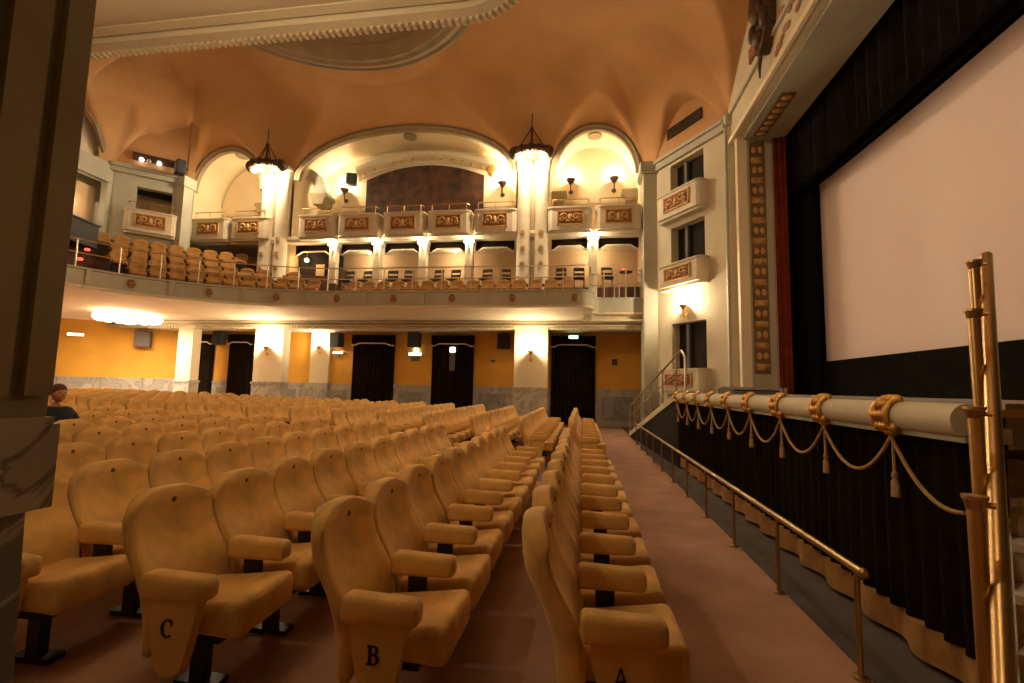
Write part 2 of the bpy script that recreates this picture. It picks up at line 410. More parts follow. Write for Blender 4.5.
# near side: upper closure walls that the hall has behind the viewer
struct(MB().box(-26.6, 7.6, -2.6, -2.4, -0.1, 4.7).build('wall_near_ground', 'yellow_wall'), 'side wall behind the viewer under the near balcony')
struct(MB().box(-26.7, -26.5, -2.6, 21.6, -0.1, 4.7).build('wall_rear_ground', 'yellow_wall'), 'rear wall under the balcony')
struct(MB().box(-26.6, -19.0, -2.6, 21.6, 4.7, 4.8).build('ceiling_rear', 'white_plaster'), 'ceiling under the rear of the balcony')
struct(MB().box(-26.6, 2.4, -2.5, 1.5, 4.36, 4.46).build('ceiling_near_aisle', 'white_plaster'), 'ceiling of the near side aisle')
struct(MB().box(1.6, 7.6, -2.5, 1.9, 4.36, 4.46).build('ceiling_stage_side', 'white_plaster'), 'ceiling of the near stage corner')
struct(MB().box(-19.2, 5.5, 1.2, 1.4, 4.4, 14.0).build('wall_near_upper', 'tan_wall'), 'upper wall of the near side gallery')

# ---- near pier, dark, at the left edge of the picture
pr = empty('pier', (-2.2, 0.65, 0), 0, 'dark olive pier on veined marble base in left foreground', None, None, 'structure')
f = lambda a, b, c, d, e, g: MB().box(a+2.2, b+2.2, c-0.65, d-0.65, e, g)
f(-2.85, -1.50, 0.1, 1.165, 1.47, 4.4).build('shaft', 'pier_paint', pr)
for y0, y1 in ((0.12, 0.6), (0.66, 0.93), (0.96, 1.05), (1.085, 1.155)): f(-1.505, -1.475, y0, y1, 1.55, 4.3).build('shaft_strip', 'pier_paint', pr)
f(-2.88, -1.475, 0.07, 1.185, 1.24, 1.47).build('marble_cap', 'marble_pier', pr)
f(-2.86, -1.485, 0.09, 1.175, 1.455, 1.49).build('cap_fillet', 'marble_pier', pr)
mb = MB()
for z, e in ((-0.05, 0.03), (1.24, 0.0)): mb.v += [(-0.6-e, -0.53-e, z), (0.685+e, -0.53-e, z), (0.685+e, 0.5+e, z), (-0.6-e, 0.5+e, z)]
mb.f = [(3, 2, 1, 0), (4, 5, 6, 7), (0, 1, 5, 4), (1, 2, 6, 5), (2, 3, 7, 6), (3, 0, 4, 7)]
mb.build('marble_base', 'marble_pier_dark', pr)
rbox(-2.83+2.2, -1.44+2.2, 0.1-0.65, 1.20-0.65, 3.35, 3.5, 0.04).build('shaft_collar', 'pier_paint', pr)

# ---- upper level: gallery back wall, floors, vault, arches
ARCH = [(-18.25, -14.42, 10.35, 12.5), (-13.0, -2.85, 10.7, 13.0), (-1.45, 2.3, 10.35, 12.55)]
YU, YB = 19.3, 21.3
def archz(x, a):
    x0, x1, zs, zt = a; c = (x0+x1)/2; h = (x1-x0)/2; u = (x-c)/h
    return zs+(zt-zs)*math.sqrt(max(0, 1-u*u)) if abs(u) <= 1 else None
wu = MB().box(-19.6, 3.0, YB, YB+0.25, 4.9, 13.4).build('wall_gallery_back', 'tan_wall'); struct(wu, 'tan back wall of the side galleries')
MB().box(-19.6, 3.0, YB-0.07, YB, 8.05, 8.5).build('skirting', 'cream', wu)
MB().box(-19.6, 3.0, YB-0.05, YB, 9.95, 10.05).build('string_course', 'cream', wu)
up = MB().box(-19.0, 2.6, YP-0.3, YB+0.1, 7.78, 8.05).build('floor_gallery', 'white_plaster'); struct(up, 'cream slab of the upper gallery under the boxes')
MB().box(-19.0, 2.6, YP-0.34, YP-0.3, 7.9, 8.0).build('slab_moulding', 'cream', up)
va = empty('ceiling_gallery', (0, 0, 0), 0, 'lit cream vaults over the upper gallery', None, None, 'structure')
for a in ARCH:
    n = 28; mb = MB(); x0, x1, zs, zt = a; c = (x0+x1)/2; h = (x1-x0)/2
    prof = [(c-h*math.cos(PI*i/n), zs+(zt-zs)*math.sin(PI*i/n)) for i in range(n+1)]
    prof = [(x0, 8.05)]+prof+[(x1, 8.05)]
    for x, z in prof: mb.v += [(x, YU, z), (x, YB, z)]
    for i in range(len(prof)-1): mb.f.append((2*i, 2*i+1, 2*i+3, 2*i+2))
    mb.build('barrel_vault', 'vault_plaster', va, 'all')
    lun = MB()                                      # lunette wall above the string course
    for i, (x, z) in enumerate(prof): lun.v += [(x, YB-0.03, min(z, 10.05)), (x, YB-0.03, z)]
    for i in range(len(prof)-1): lun.f.append((2*i, 2*i+2, 2*i+3, 2*i+1))
    lun.build('lunette', 'vault_plaster', va)
    bd = MB()                                       # archivolt band standing proud of the wall
    for (x, z) in prof[1:-1]:
        u = Vector((x-c, (z-zs)+0.0)); u = Vector((u.x/(h*h)*h, u.y/((zt-zs)**2)*(zt-zs))).normalized()
        for r, y in ((0.02, YU+0.12), (0.02, YU-0.12), (-0.08, YU-0.16), (-0.16, YU-0.10), (-0.24, YU-0.08), (-0.24, YU+0.12)):
            bd.v.append((x+u.x*r, y, z+u.y*r))
    k = 6
    for i in range(len(prof)-3):
        for j in range(k-1): bd.f.append((i*k+j, (i+1)*k+j, (i+1)*k+j+1, i*k+j+1))
    bd.build('archivolt', 'archivolt', va)
    rb = MB()                                       # back rib moulding
    for (x, z) in prof[1:-1]:
        for r, y in ((0.0, YB-0.02), (0.0, YB-0.10), (-0.08, YB-0.10), (-0.08, YB-0.02)):
            s = 1-abs(r)*0.25; rb.v.append((c+(x-c)*s, y, zs+(z-zs)*s))
    for i in range(len(prof)-3):
        for j in range(3): rb.f.append((i*4+j, (i+1)*4+j, (i+1)*4+j+1, i*4+j+1))
    rb.build('back_rib', 'cream', va)
    MB().lathe([(0.30, -0.02), (0.30, 0.03), (0.2, 0.05), (0.14, 0.03), (0.06, 0.07), (0.0, 0.07)], (c, 20.1, zt-0.06), 16).build('rosette', 'archivolt', va)
for cx in (-13.7, -2.15, -18.75, 2.75):             # walls between the vaults down to the gallery floor
    w2 = 0.6 if cx in (-13.7, -2.15) else 0.42
    MB().box(cx-w2, cx+w2, YU+0.02, YB, 4.92, 10.8).build('cross_wall', 'tan_wall', va)
for cx, ang in ((-12.2, 0), (-15.6, 0), (-1.2, 0), (2.05, 0)):   # corbels carrying the ribs in the gallery
    MB().prism([(cx-0.42, 10.35), (cx+0.42, 10.35), (cx+0.42, 10.2), (cx+0.32, 10.12), (cx+0.24, 9.85), (cx-0.24, 9.85), (cx-0.32, 10.12), (cx-0.42, 10.2)], 19.9 if cx == -12.2 else 20.7, 20.7 if cx == -12.2 else 21.28, 'Y').build('corbel', 'archivolt', va)
for cx, y0, y1, zt in ((-12.2, 19.95, 20.6, 11.6), (-15.6, 20.95, YB, 12.0)):
    mb = MB(); N = 8
    for i in range(N+1):
        t = i/N; dx = -0.75*t**3 if cx > -13 else 0.0; z = 10.35+(zt-10.35)*t
        mb.v += [(cx+dx-0.27, y0, z), (cx+dx+0.27, y0, z), (cx+dx+0.27, y1, z), (cx+dx-0.27, y1, z)]
    for i in range(N):
        for j in range(4): mb.f.append((4*i+j, 4*i+(j+1) % 4, 4*i+4+(j+1) % 4, 4*i+4+j))
    mb.f += [(0, 1, 2, 3), (4*N, 4*N+3, 4*N+2, 4*N+1)]; mb.build('cross_rib', 'grey_cream', va)

# ---- hall ceiling: coved vault with lunettes
ZS, ZT, WCV = 10.3, 13.6, 3.6
OCT = [((0, -1), 19.3, 'far'), ((0, 1), -1.5, 'near'), ((-1, 0), 4.6, 'stage'), ((1, 0), 19.0, 'rear')]
def chamf(p, q):
    d = Vector((q[0]-p[0], q[1]-p[1])).normalized(); n = Vector((-d.y, d.x)); c = Vector((XC, YC))-Vector(p)
    if n.dot(c) < 0: n = -n
    return (Vector(p), d, n, (Vector(q)-Vector(p)).length)
CH = [chamf((2.75, 18.6), (4.5, 15.8)), chamf((-19.0, 16.25), (-17.2, 17.9)), chamf((2.75, 2.2), (4.5, 5.0)), chamf((-19.0, 4.55), (-17.2, 2.9))]
def ceil_z(x, y):
    ds = [19.3-y, y-1.5, 4.6-x, x+19.0]; lun = -1
    for d0 in (19.3-y, y-1.5):
        if d0 > 5: continue
        for a in ARCH:
            z = archz(x, a)
            if z is not None: lun = max(lun, z+0.30*d0)
    u = abs(y-YC)/5.6
    if u < 1 and x > -0.5: lun = max(lun, 10.4+3.0*(1-u**1.6)+0.22*(4.6-x))
    u = abs(y-YC)/5.2
    if u < 1 and x < -14: lun = max(lun, 10.5+2.4*math.sqrt(1-u*u)+0.25*(x+19))
    for p, d, n, L in CH:
        v = Vector((x, y))-p; dd = v.dot(n); s = v.dot(d)
        if p.x < -10 and s > L: continue
        ds.append(dd)
        u = abs(s-L/2)/(L/2)
        if u < 1 and dd < 4: lun = max(lun, 10.3+1.7*(1-u**2.2)+0.30*dd)
    d = min(ds)
    if d < -0.2: return None
    d = max(d, 0); t = min(1, d/WCV); cv = ZS+(ZT-ZS)*math.sqrt(max(0, 1-(1-t)**2))
    return min(ZT, max(cv, lun))
RC, RO, RI = (-7.8, 10.95), 5.3, 4.55
mb = MB(); idx = {}; st = 0.1; nx, ny = 237, 179
for i in range(nx):
    for j in range(ny):
        x = -19.0+i*st; y = 1.5+j*st; z = ceil_z(x, y)
        if z is None: continue
        if math.hypot(x-RC[0], y-RC[1]) < RI+0.15: continue
        idx[i, j] = len(mb.v); mb.v.append((x, y, z))
for i in range(nx-1):
    for j in range(ny-1):
        q = [(i, j), (i+1, j), (i+1, j+1), (i, j+1)]
        if all(a in idx for a in q): mb.f.append(tuple(idx[a] for a in q))
ce = mb.build('ceiling', 'ceiling_plaster', None, 'all', False); struct(ce, 'orange brown plaster vaulted ceiling of the hall')
prof = [(5.35, 13.62), (5.33, 13.48), (5.2, 13.44), (5.1, 13.50), (5.02, 13.42), (4.86, 13.38), (4.78, 13.46), (4.62, 13.44), (4.55, 13.55), (4.5, 13.95), (4.4, 14.0), (4.35, 14.35)]
MB().lathe(prof, (RC[0], RC[1], 0), 72, 'Z', False).build('oval_ring_moulding', 'archivolt', ce, True)
MB().lathe([(4.36, 14.3), (3.9, 14.55), (3.0, 14.8), (1.5, 15.0), (0.01, 15.05)], (RC[0], RC[1], 0), 48, 'Z', False).build('dome', 'ceiling_plaster', ce, 'all')
for k in range(8):                                  # low relief ornaments inside the dome rim
    a = 2*PI*(k+0.5)/8; cx, cy = RC[0]+3.9*math.cos(a), RC[1]+3.9*math.sin(a); mb = MB()
    for s in (-1, 1):
        for q in range(3): mb.sphere((cx-math.sin(a)*s*(0.18+0.22*q), cy+math.cos(a)*s*(0.18+0.22*q), 14.5-0.02*q), 0.16-0.03*q, 8, 5, (1, 1, 0.4))
    mb.sphere((cx, cy, 14.5), 0.22, 10, 6, (1, 1, 0.4)); mb.build('relief_ornament', 'archivolt', ce, 'all')
# ---- corner walls (chamfers)
def in_ch(k): p, d, n, L = CH[k]; return (p.x, p.y), (p.x+d.x*L, p.y+d.y*L)
a, b = in_ch(0)
HOL = [(0.8, 2.42, 2.33, 4.0), (0.8, 2.42, 6.05, 7.55), (0.8, 2.42, 8.75, 9.95)]
wc = holed(a, b, 0, 10.3, HOL, 0.0, 0.35).build('wall_corner_stage', 'cream'); struct(wc, 'cream angled corner wall with three box openings beside the stage')
for h in HOL:
    MB().obox(seg_pt(a, b, h[0]-0.02), seg_pt(a, b, h[1]+0.02), 0.36, 1.6, h[2]-0.02, h[3]+0.02).build('box_shade_fill', 'opening_dark', wc)  # solid dark block, shade of the open box put into its colour
    MB().obox(seg_pt(a, b, h[0]+0.5), seg_pt(a, b, h[0]+0.62), 0.2, 0.3, h[2], h[3]).build('box_curtain', 'speaker_grey', wc)
MB().obox(seg_pt(a, b, -0.1), seg_pt(a, b, 3.4), -0.12, 0.1, 10.05, 10.3).build('cornice', 'grey_cream', wc)
MB().obox(seg_pt(a, b, -0.1), seg_pt(a, b, 3.4), -0.2, 0.1, 10.3, 10.42).build('cornice', 'grey_cream', wc)
MB().obox(seg_pt(a, b, -0.05), seg_pt(a, b, 3.35), 0.0, 0.3, 10.42, 12.4).build('wall_over_cornice', 'ceiling_plaster', wc)
for z in (7.7,):
    pass
g = empty('vent_grille', (*seg_pt(a, b, 1.55, -0.02), 11.22), math.atan2(b[1]-a[1], b[0]-a[0]), 'dark slatted vent grille above the stage corner boxes', 'vent')
MB().box(-0.85, 0.85, -0.02, 0.02, -0.2, 0.2).build('backing', 'opening_dark', g)
for k in range(5): MB().box(-0.85, 0.85, -0.05, -0.02, -0.19+k*0.085, -0.15+k*0.085).build('slat', 'bronze', g)
for p, q, lab in (((2.3, 18.95), (2.85, 18.5), 'p'),):
    pw = MB().box(2.28, 2.92, 18.55, 19.6, 0, 10.3).build('trim_2', 'grey_cream'); struct(pw, 'tall grey cream corner pilaster between side gallery and stage boxes')
    MB().box(2.2, 3.0, 18.47, 19.6, 10.0, 10.1).build('capital', 'grey_cream', pw); MB().box(2.15, 3.05, 18.42, 19.6, 10.1, 10.45).build('capital', 'grey_cream', pw)
    MB().box(2.24, 2.96, 18.5, 19.6, 0, 1.55).build('marble_base', 'marble', pw)
a, b = in_ch(1)
HL = [(0.78, 2.0, 8.55, 9.6)]
wl = holed(a, b, 4.9, 10.3, HL, -0.02, 0.32).build('wall_corner_rear', 'grey_cream'); struct(wl, 'grey cream angled corner wall with a single box at the rear')
MB().obox(seg_pt(a, b, 0.6), seg_pt(a, b, 2.2), 0.9, 1.0, 8.3, 9.8).build('box_back_wall', 'tan_wall', wl)
MB().obox(seg_pt(a, b, 0.75), seg_pt(a, b, 2.02), 0.33, 0.4, 9.38, 9.65).build('pelmet', 'dark_curtain', wl)
MB().obox(seg_pt(a, b, -0.1), seg_pt(a, b, 2.5), -0.14, 0.1, 10.05, 10.25).build('cornice', 'grey_cream', wl)
MB().obox(seg_pt(a, b, -0.1), seg_pt(a, b, 2.5), -0.22, 0.1, 10.25, 10.4).build('cornice', 'grey_cream', wl)
MB().obox(seg_pt(a, b, 0), seg_pt(a, b, 2.45), 0.0, 0.3, 10.4, 13.3).build('wall_over_cornice', 'ceiling_plaster', wl)
pl = MB().box(-17.5, -17.05, 17.65, 18.2, 4.9, 10.3).build('trim_3', 'grey_cream'); struct(pl, 'grey cream corner pilaster beside the leftmost gallery arch')
MB().box(-17.55, -17.0, 17.58, 18.25, 9.95, 10.4).build('capital', 'grey_cream', pl)
MB().obox((-17.2, 18.0), (-18.6, 19.5), -0.25, 0.0, 4.9, 10.4).build('return_wall', 'grey_cream', wl)
MB().obox((-17.15, 17.9), (-18.7, 19.5), -0.25, 0.02, 10.4, 13.3).build('return_wall_upper', 'ceiling_plaster', wl)
# rear upper wall with arch and niche
wr = holed((-19.0, 16.6), (-19.0, 4.0), 4.9, 10.3, [(0.55, 2.35, 4.9, 9.5), (2.9, 9.7, 4.9, 10.3)], -0.3, 0.0).build('wall_rear_upper', 'grey_cream'); struct(wr, 'rear upper wall with lit doorway above the balcony seats')
MB().box(-20.3, -20.2, 13.5, 17.0, 4.9, 11.0).build('niche_back', 'vault_plaster', wr)
MB().box(-19.7, -19.6, 14.2, 16.1, 4.9, 9.3).build('niche_curtain', 'tan_wall', wr)
MB().box(-19.1, -18.95, 14.1, 16.2, 9.5, 9.75).build('lintel', 'grey_cream', wr)
MB().box(-21.0, -20.8, 1.3, 19.4, 4.9, 13.6).build('rear_closure', 'tan_wall', wr)
mb = MB()
for i in range(25):
    u = -1+2*i/24; y = YC+5.2*u; z = 10.5+2.4*math.sqrt(max(0, 1-u*u))
    for r, x in ((0, -18.9), (0, -18.8), (0.25, -18.75), (0.3, -18.9)): mb.v.append((x, YC+5.2*u*(1+r*0.05), z+r))
for i in range(24):
    for j in range(3): mb.f.append((i*4+j, i*4+4+j, i*4+5+j, i*4+1+j))
mb.build('rear_archivolt', 'archivolt', wr)
MB().box(-19.3, -19.2, 4.0, 16.6, 10.3, 13.6).build('rear_tympanum', 'cream', wr)

# ---- proscenium and stage
ST = 1.45
ws = empty('wall_proscenium', (0, 0, 0), 0, 'cream proscenium frame around the cinema screen', None, None, 'structure')
for sgn in (1, -1):
    Y = lambda y: y if sgn > 0 else 2*YC-y-0.9
    def bx(x0, x1, y0, y1, z0, z1): return MB().box(x0, x1, min(Y(y0), Y(y1)), max(Y(y0), Y(y1)), z0, z1)
    bx(4.5, 5.2, 15.4, 16.3, 0, 10.4).build('pilaster', 'cream', ws)
    bx(4.42, 5.2, 15.45, 15.6, ST, 10.2).build('pilaster_rib', 'grey_cream', ws)
    bx(4.42, 5.2, 15.34, 16.35, 10.05, 10.45).build('capital', 'grey_cream', ws)
    bx(4.7, 5.2, 15.0, 15.42, 0, 10.4).build('frame_face', 'cream', ws)
    bx(4.62, 4.9, 14.93, 15.14, ST, 9.4).build('frame_edge', 'white_plaster', ws)
    bx(4.8, 6.0, 14.98, 15.3, 0, 9.5).build('reveal', 'grey_cream', ws)
    bx(4.66, 5.9, 14.9, 15.2, ST, ST+0.3).build('plinth', 'grey_cream', ws)
    gp = bx(4.98, 5.42, 14.955, 15.0, 2.15, 9.25).build('gold_strip', 'strip_ground', ws)
    for k in range(22):                             # alternating gold leaf bosses up the strip
        z = 2.35+k*0.315; mb = MB(); y = Y(14.94)
        if k % 2 == 0:
            mb.box(5.02, 5.38, min(y, Y(14.97)), max(y, Y(14.97)), z-0.09, z+0.09); mb.sphere((5.2, y, z), 0.10, 8, 5, (1.2, 0.4, 0.8))
        else:
            for s in (-1, 1): mb.sphere((5.2+s*0.09, y, z), 0.085, 8, 5, (0.9, 0.35, 1.3))
        mb.build('gold_boss', 'gold_paint', gp, 'all')
MB().box(4.6, 5.2, 3.6, 16.3, 9.4, 13.8).build('wall_over_opening', 'cream', ws)
MB().box(4.5, 4.62, 3.9, 16.0, 9.4, 9.55).build('frame_edge', 'white_plaster', ws)
MB().box(4.8, 6.0, 4.7, 15.2, 9.32, 9.6).build('lintel_reveal', 'grey_cream', ws)
for y0, y1 in ((12.6, 14.7), (6.1, 8.2)):
    gp = MB().box(5.02, 5.38, y0, y1, 9.28, 9.32).build('gold_strip', 'strip_ground', ws)
    for k in range(7): MB().sphere((5.2, y0+0.15+k*0.3, 9.28), 0.11, 8, 5, (1.3, 1, 0.35)).build('gold_boss', 'gold_paint', gp, 'all')
MB().box(4.52, 4.6, 4.9, 15.9, 10.35, 10.45).build('string_moulding', 'grey_cream', ws)
# gilt lettering-like relief tablets and cartouche over the frame
for i, (y, z, wd) in enumerate([(11.2, 10.0, 0.5), (10.8, 10.35, 0.35), (10.35, 10.05, 0.55), (9.7, 10.05, 0.55), (9.9, 10.4, 0.35), (9.1, 10.1, 0.5), (11.6, 9.85, 0.3), (11.4, 10.6, 0.25)]):
    mb = MB()
    for q in range(3): mb.sphere((4.59, y-wd/3+q*wd/3, z+0.05*math.sin(q*2)), 0.11, 8, 5, (0.4, 1.2, 0.8))
    mb.build('gilt_relief', 'emblem', ws, 'all')
ct = empty('cartouche', (4.5, 12.15, 10.15), 0, 'dark carved cartouche with red fringe above the proscenium', 'ornament')
mb = MB(); mb.prism([(-0.42, 0.35), (-0.5, 0.9), (-0.35, 1.6), (-0.45, 2.1), (0.45, 2.1), (0.35, 1.6), (0.5, 0.9), (0.42, 0.35), (0.2, 0.05), (0, -0.05), (-0.2, 0.05)], -0.16, 0.1, 'X')
mb.build('shield', 'bronze', ct)
mb = MB(); mb.sphere((-0.2, 0, 1.15), 0.3, 12, 8, (0.6, 1, 1.2))
for s in (-1, 1): mb.sphere((-0.16, s*0.36, 0.75), 0.2, 10, 6, (0.6, 0.8, 1.4)); mb.sphere((-0.16, s*0.3, 1.6), 0.18, 10, 6, (0.6, 0.9, 1.1))
mb.sphere((-0.18, 0, 0.4), 0.2, 10, 6, (0.6, 1.1, 0.9)); mb.build('carving', 'bronze', ct, 'all')
fr = MB().box(-0.2, -0.14, 0.12, 0.62, 0.12, 0.5).build('flag_cloth', 'ornament_red', ct)
for k in range(4): MB().box(-0.215, -0.2, 0.15+k*0.13, 0.2+k*0.13, 0.13, 0.49).build('flag_stripe', 'emblem', fr)
MB().tube([(-0.1, 0.05, 0.0), (-0.1, 0.15, -0.3), (-0.08, 0.2, -0.55)], [0.06, 0.04, 0.02], 6).build('pendant', 'bronze', ct)

stg = MB().box(2.2, 9.0, 2.9, 10.65, ST-0.12, ST+0.12).build('floor_stage', 'stage_floor'); struct(stg, 'grey brown stage floor behind the rounded edge')
MB().box(3.0, 9.0, 10.65, 16.0, ST-0.12, ST+0.12).build('stage_deck', 'stage_floor', stg)
MB().box(2.95, 3.0, 10.6, 17.0, -0.05, ST).build('stage_side_front', 'opening_dark', stg)
MB().box(9.0, 9.2, 2.0, 18.0, 0, 11).build('stage_back', 'black_cloth', stg)
MB().box(5.3, 9.1, 15.6, 15.8, 0, 11).build('stage_wing', 'black_cloth', stg); MB().box(5.3, 9.1, 3.0, 3.2, 0, 11).build('stage_wing', 'black_cloth', stg)
MB().box(5.2, 9.1, 3, 15.8, 10.6, 10.8).build('stage_roof', 'black_cloth', stg)
sc_ = MB()                                         # slightly curved screen
n = 16; ys = [3.9+(14.75-3.9)*i/n for i in range(n+1)]
for y in ys:
    x = 6.95-0.12*((y-9.7)/5)**2
    for z in (2.45, 7.72): sc_.v += [(x, y, z), (x+0.03, y, z)]
for i in range(n):
    b = 4*i; sc_.f += [(b, b+4, b+6, b+2), (b+1, b+3, b+7, b+5), (b+2, b+6, b+7, b+3), (b, b+1, b+5, b+4)]
sc_.f += [(0, 2, 3, 1), (4*n, 4*n+1, 4*n+3, 4*n+2)]
tag(sc_.build('cinema_screen', 'screen'), 'large blank white cinema screen inside the black masking', 'screen')
mk = empty('screen_masking', (6.6, 9.7, ST+0.12), 0, 'black cloth masking framing the white screen', 'masking')
MB().box(0.05, 0.15, 5.0, 5.9, 0, 8.2).build('side_mask', 'black_cloth', mk); MB().box(0.05, 0.15, -6.6, -5.75, 0, 8.2).build('side_mask', 'black_cloth', mk)
MB().box(0.05, 0.15, -5.8, 5.1, 6.1, 8.3).build('top_mask', 'black_cloth', mk); MB().box(0.05, 0.15, -5.8, 5.1, 0, 0.93).build('bottom_mask', 'black_valance', mk)
tag(pleat((6.15, 4.6), (6.15, 15.3), 7.55, 10.4, 0.42, 0.06, 0, per=6, flare=1.3).build('valance', 'black_valance', None, True), 'black pleated valance hanging across the top of the stage', 'curtain')
tag(pleat((6.48, 14.6), (6.48, 15.7), ST, 10.4, 0.25, 0.05, 0, per=8).build('black_leg_curtain', 'black_valance', None, True), 'black side curtain between red curtain and screen', 'curtain')
tag(pleat((5.98, 14.86), (5.62, 14.98), ST, 9.3, 0.15, 0.035, 0.02, per=8).build('red_curtain', 'red_curtain', None, True), 'narrow red stage curtain beside the gilded frame strip', 'curtain')

# ---- stage front: roll edge with gilt clasps, black pleated curtain, ropes and tassels
Y0S, Y1S = 2.87, 10.7
roll = empty('stage_edge', (2.0, Y0S, 0), 0, 'cream rounded stage edge with gilded clasps', 'stage edge'); L = Y1S-Y0S
mb = MB(); prof = [(0.085*math.cos(a*PI/8), 1.475+0.09*math.sin(a*PI/8)) for a in range(16)]
mb.v = [(x, y, z) for y in (0, L) for x, z in prof]; mb.f = [(i, (i+1) % 16, 16+(i+1) % 16, 16+i) for i in range(16)]+[tuple(range(16)), tuple(range(31, 15, -1))]
mb.build('roll', 'cream', roll, True)
MB().box(-0.02, 0.2, 0, L, 1.36, 1.40).build('lip', 'grey_cream', roll); MB().box(0.0, 0.2, 0, L, 1.40, 1.44).build('fillet', 'cream', roll)
MB().box(0.04, 0.3, 0, L, 1.5, 1.54).build('coping', 'gold_paint', roll)
clasps = [3.46+0.885*i for i in range(9)]
for y in clasps:
    mb = MB(); yy = y-Y0S
    for s in (-1, 1):
        mb.v += []; ring = [(math.cos(a*PI/8), math.sin(a*PI/8)) for a in range(4, 13)]
        b = len(mb.v)
        for r, o in ((0.095, s*0.05), (0.115, s*0.05), (0.115, s*0.085), (0.095, s*0.085)):
            for cx, cz in ring: mb.v.append((r*cx, yy+o, 1.475+r*1.05*cz))
        for q in range(3):
            for i in range(8): mb.f.append((b+q*9+i, b+q*9+i+1, b+q*9+10+i, b+q*9+9+i))
    for a in (100, 140, 180, 220, 255):
        r = math.radians(a)
        for s in (-1, 0, 1): mb.sphere((0.10*math.cos(r), yy+s*0.038, 1.475+0.105*math.sin(r)), 0.032, 6, 4)
    for s in (-1, 1): mb.sphere((-0.06, yy+s*0.075, 1.40), 0.035, 6, 4); mb.sphere((-0.02, yy+s*0.07, 1.575), 0.03, 6, 4)
    mb.build('gilt_clasp', 'gold', roll, 'all')
pc = empty('stage_curtain', (2.1, Y0S, 0), 0, 'black pleated curtain with gold hem along the stage front', 'curtain')
pm = pleat((0, L), (0, 0), 0.02, 1.38, 0.17, 0.022, 0.04, per=6, flare=1.5, zs=3)
def cut(mb, z0, z1):
    m = MB(); m.v = list(mb.v); m.f = list(mb.f); return m
random.seed(21); d_ = pleat((0, 0), (0, L), 0.22, 1.38, 0.16, 0.020, 0.03, per=6, flare=1.5, zs=2)
d_.build('drape', 'pit_curtain', pc, True)
random.seed(21); h_ = pleat((0, 0), (0, L), 0.02, 0.22, 0.52, 0.030, 0.035, per=12, flare=1.2, zs=2)
h_.build('hem', 'gold_hem', pc, True)
names9 = ORD
for i, y in enumerate(clasps):                     # tassels hang below each clasp
    if i < 8 or True:
        t = empty('tassel', (1.975, y, 1.36), 0, f'gold tassel under the {ORD[i]} clasp of the stage edge from the brass handrail', 'tassel', 'tassels along the stage front')
        MB().tube([(0, 0, 0), (0, 0, -0.25)], 0.010, 6).build('cord', 'rope', t)
        MB().lathe([(0.0, -0.24), (0.016, -0.245), (0.02, -0.27), (0.013, -0.29), (0.022, -0.305), (0.026, -0.40), (0.0, -0.405)], (0, 0, 0), 8).build('fringe', 'rope', t, True)
ropes = [Y0S+0.02]+clasps+[Y1S-0.05]
for i, (a, b) in enumerate(zip(ropes, ropes[1:])):
    sag = 0.27 if 0 < i < len(ropes)-2 else 0.12
    za = 1.34 if i else 1.0
    pts = [(1.965, a+(b-a)*k/12, za+(1.34-za)*k/12-sag*4*(k/12)*(1-k/12)) for k in range(13)]
    where = 'beside the brass handrail' if i == 0 else ('at the far end before the ramp' if i == len(ropes)-2 else f'between {ORD[i-1]} and {ORD[i]} clasp from the brass handrail')
    tag(MB().tube(pts, 0.012, 6).build('rope_swag', 'rope', None, True), f'gold rope swag {where}', 'rope', 'rope swags along the stage front')
# stage wedge monitor
sm = empty('stage_monitor', (2.8, 8.7, ST+0.12), math.radians(15), 'grey wedge monitor lying behind the stage edge', 'speaker')
MB().prism([(-0.25, 0.0), (0.25, 0.0), (0.27, 0.08), (0.12, 0.12), (-0.25, 0.04)], -0.42, 0.42, 'X').build('cabinet', 'speaker_grey', sm)
MB().box(-0.4, 0.4, -0.2, -0.05, 0.045, 0.075).build('grille', 'speaker', sm)

# ---- access ramp at the far end of the stage
rp = empty('stage_ramp', (0, 0, 0), 0, 'dark sided ramp with slim handrail descending from stage to far aisle', 'ramp')
def rx(y): return 2.0-0.35*(y-10.75)/6.85
def rz(y): return ST*(1-(y-10.75)/6.85)
ys_ = [10.75, 12.4, 14.1, 15.9, 17.55]
mb = MB()
for y in ys_: mb.v += [(rx(y), y, -0.01), (rx(y), y, rz(y)), (rx(y)+0.9, y, rz(y)), (rx(y)+0.9, y, -0.01)]
for i in range(4):
    for j in range(3): mb.f.append((i*4+j, i*4+4+j, i*4+5+j, i*4+1+j))
mb.f += [(0, 1, 2, 3), (16, 19, 18, 17)]; mb.build('body', 'opening_dark', rp)
mb = MB()
for y in ys_: mb.v += [(rx(y)-0.03, y, rz(y)-0.02), (rx(y)-0.03, y, rz(y)+0.12), (rx(y)+0.02, y, rz(y)+0.12), (rx(y)+0.02, y, rz(y)-0.02)]
for i in range(4):
    for j in range(4): mb.f.append((i*4+j, i*4+4+j, i*4+4+(j+1) % 4, i*4+(j+1) % 4))
mb.f += [(0, 1, 2, 3), (16, 19, 18, 17)]; mb.build('stringer', 'cream', rp)
top = lambda y: rz(y)+0.92+0.12*(y-10.6)/7
for y in (10.85, 12.2, 13.7, 15.2, 16.6, 17.5): MB().tube([(rx(y), y, max(0, rz(y)-0.02)), (rx(y), y, top(y))], 0.022, 6).build('post', 'rail_steel', rp)
hr = [(rx(y), y, top(y)) for y in (17.7, 16, 14, 12, 10.4)]+[(2.0, 10.1, 2.36), (2.0, 9.95, 2.28), (2.0, 9.92, 2.1), (2.0, 9.92, 1.56)]
MB().tube(hr, 0.025, 8).build('handrail', 'rail_steel', rp, True)
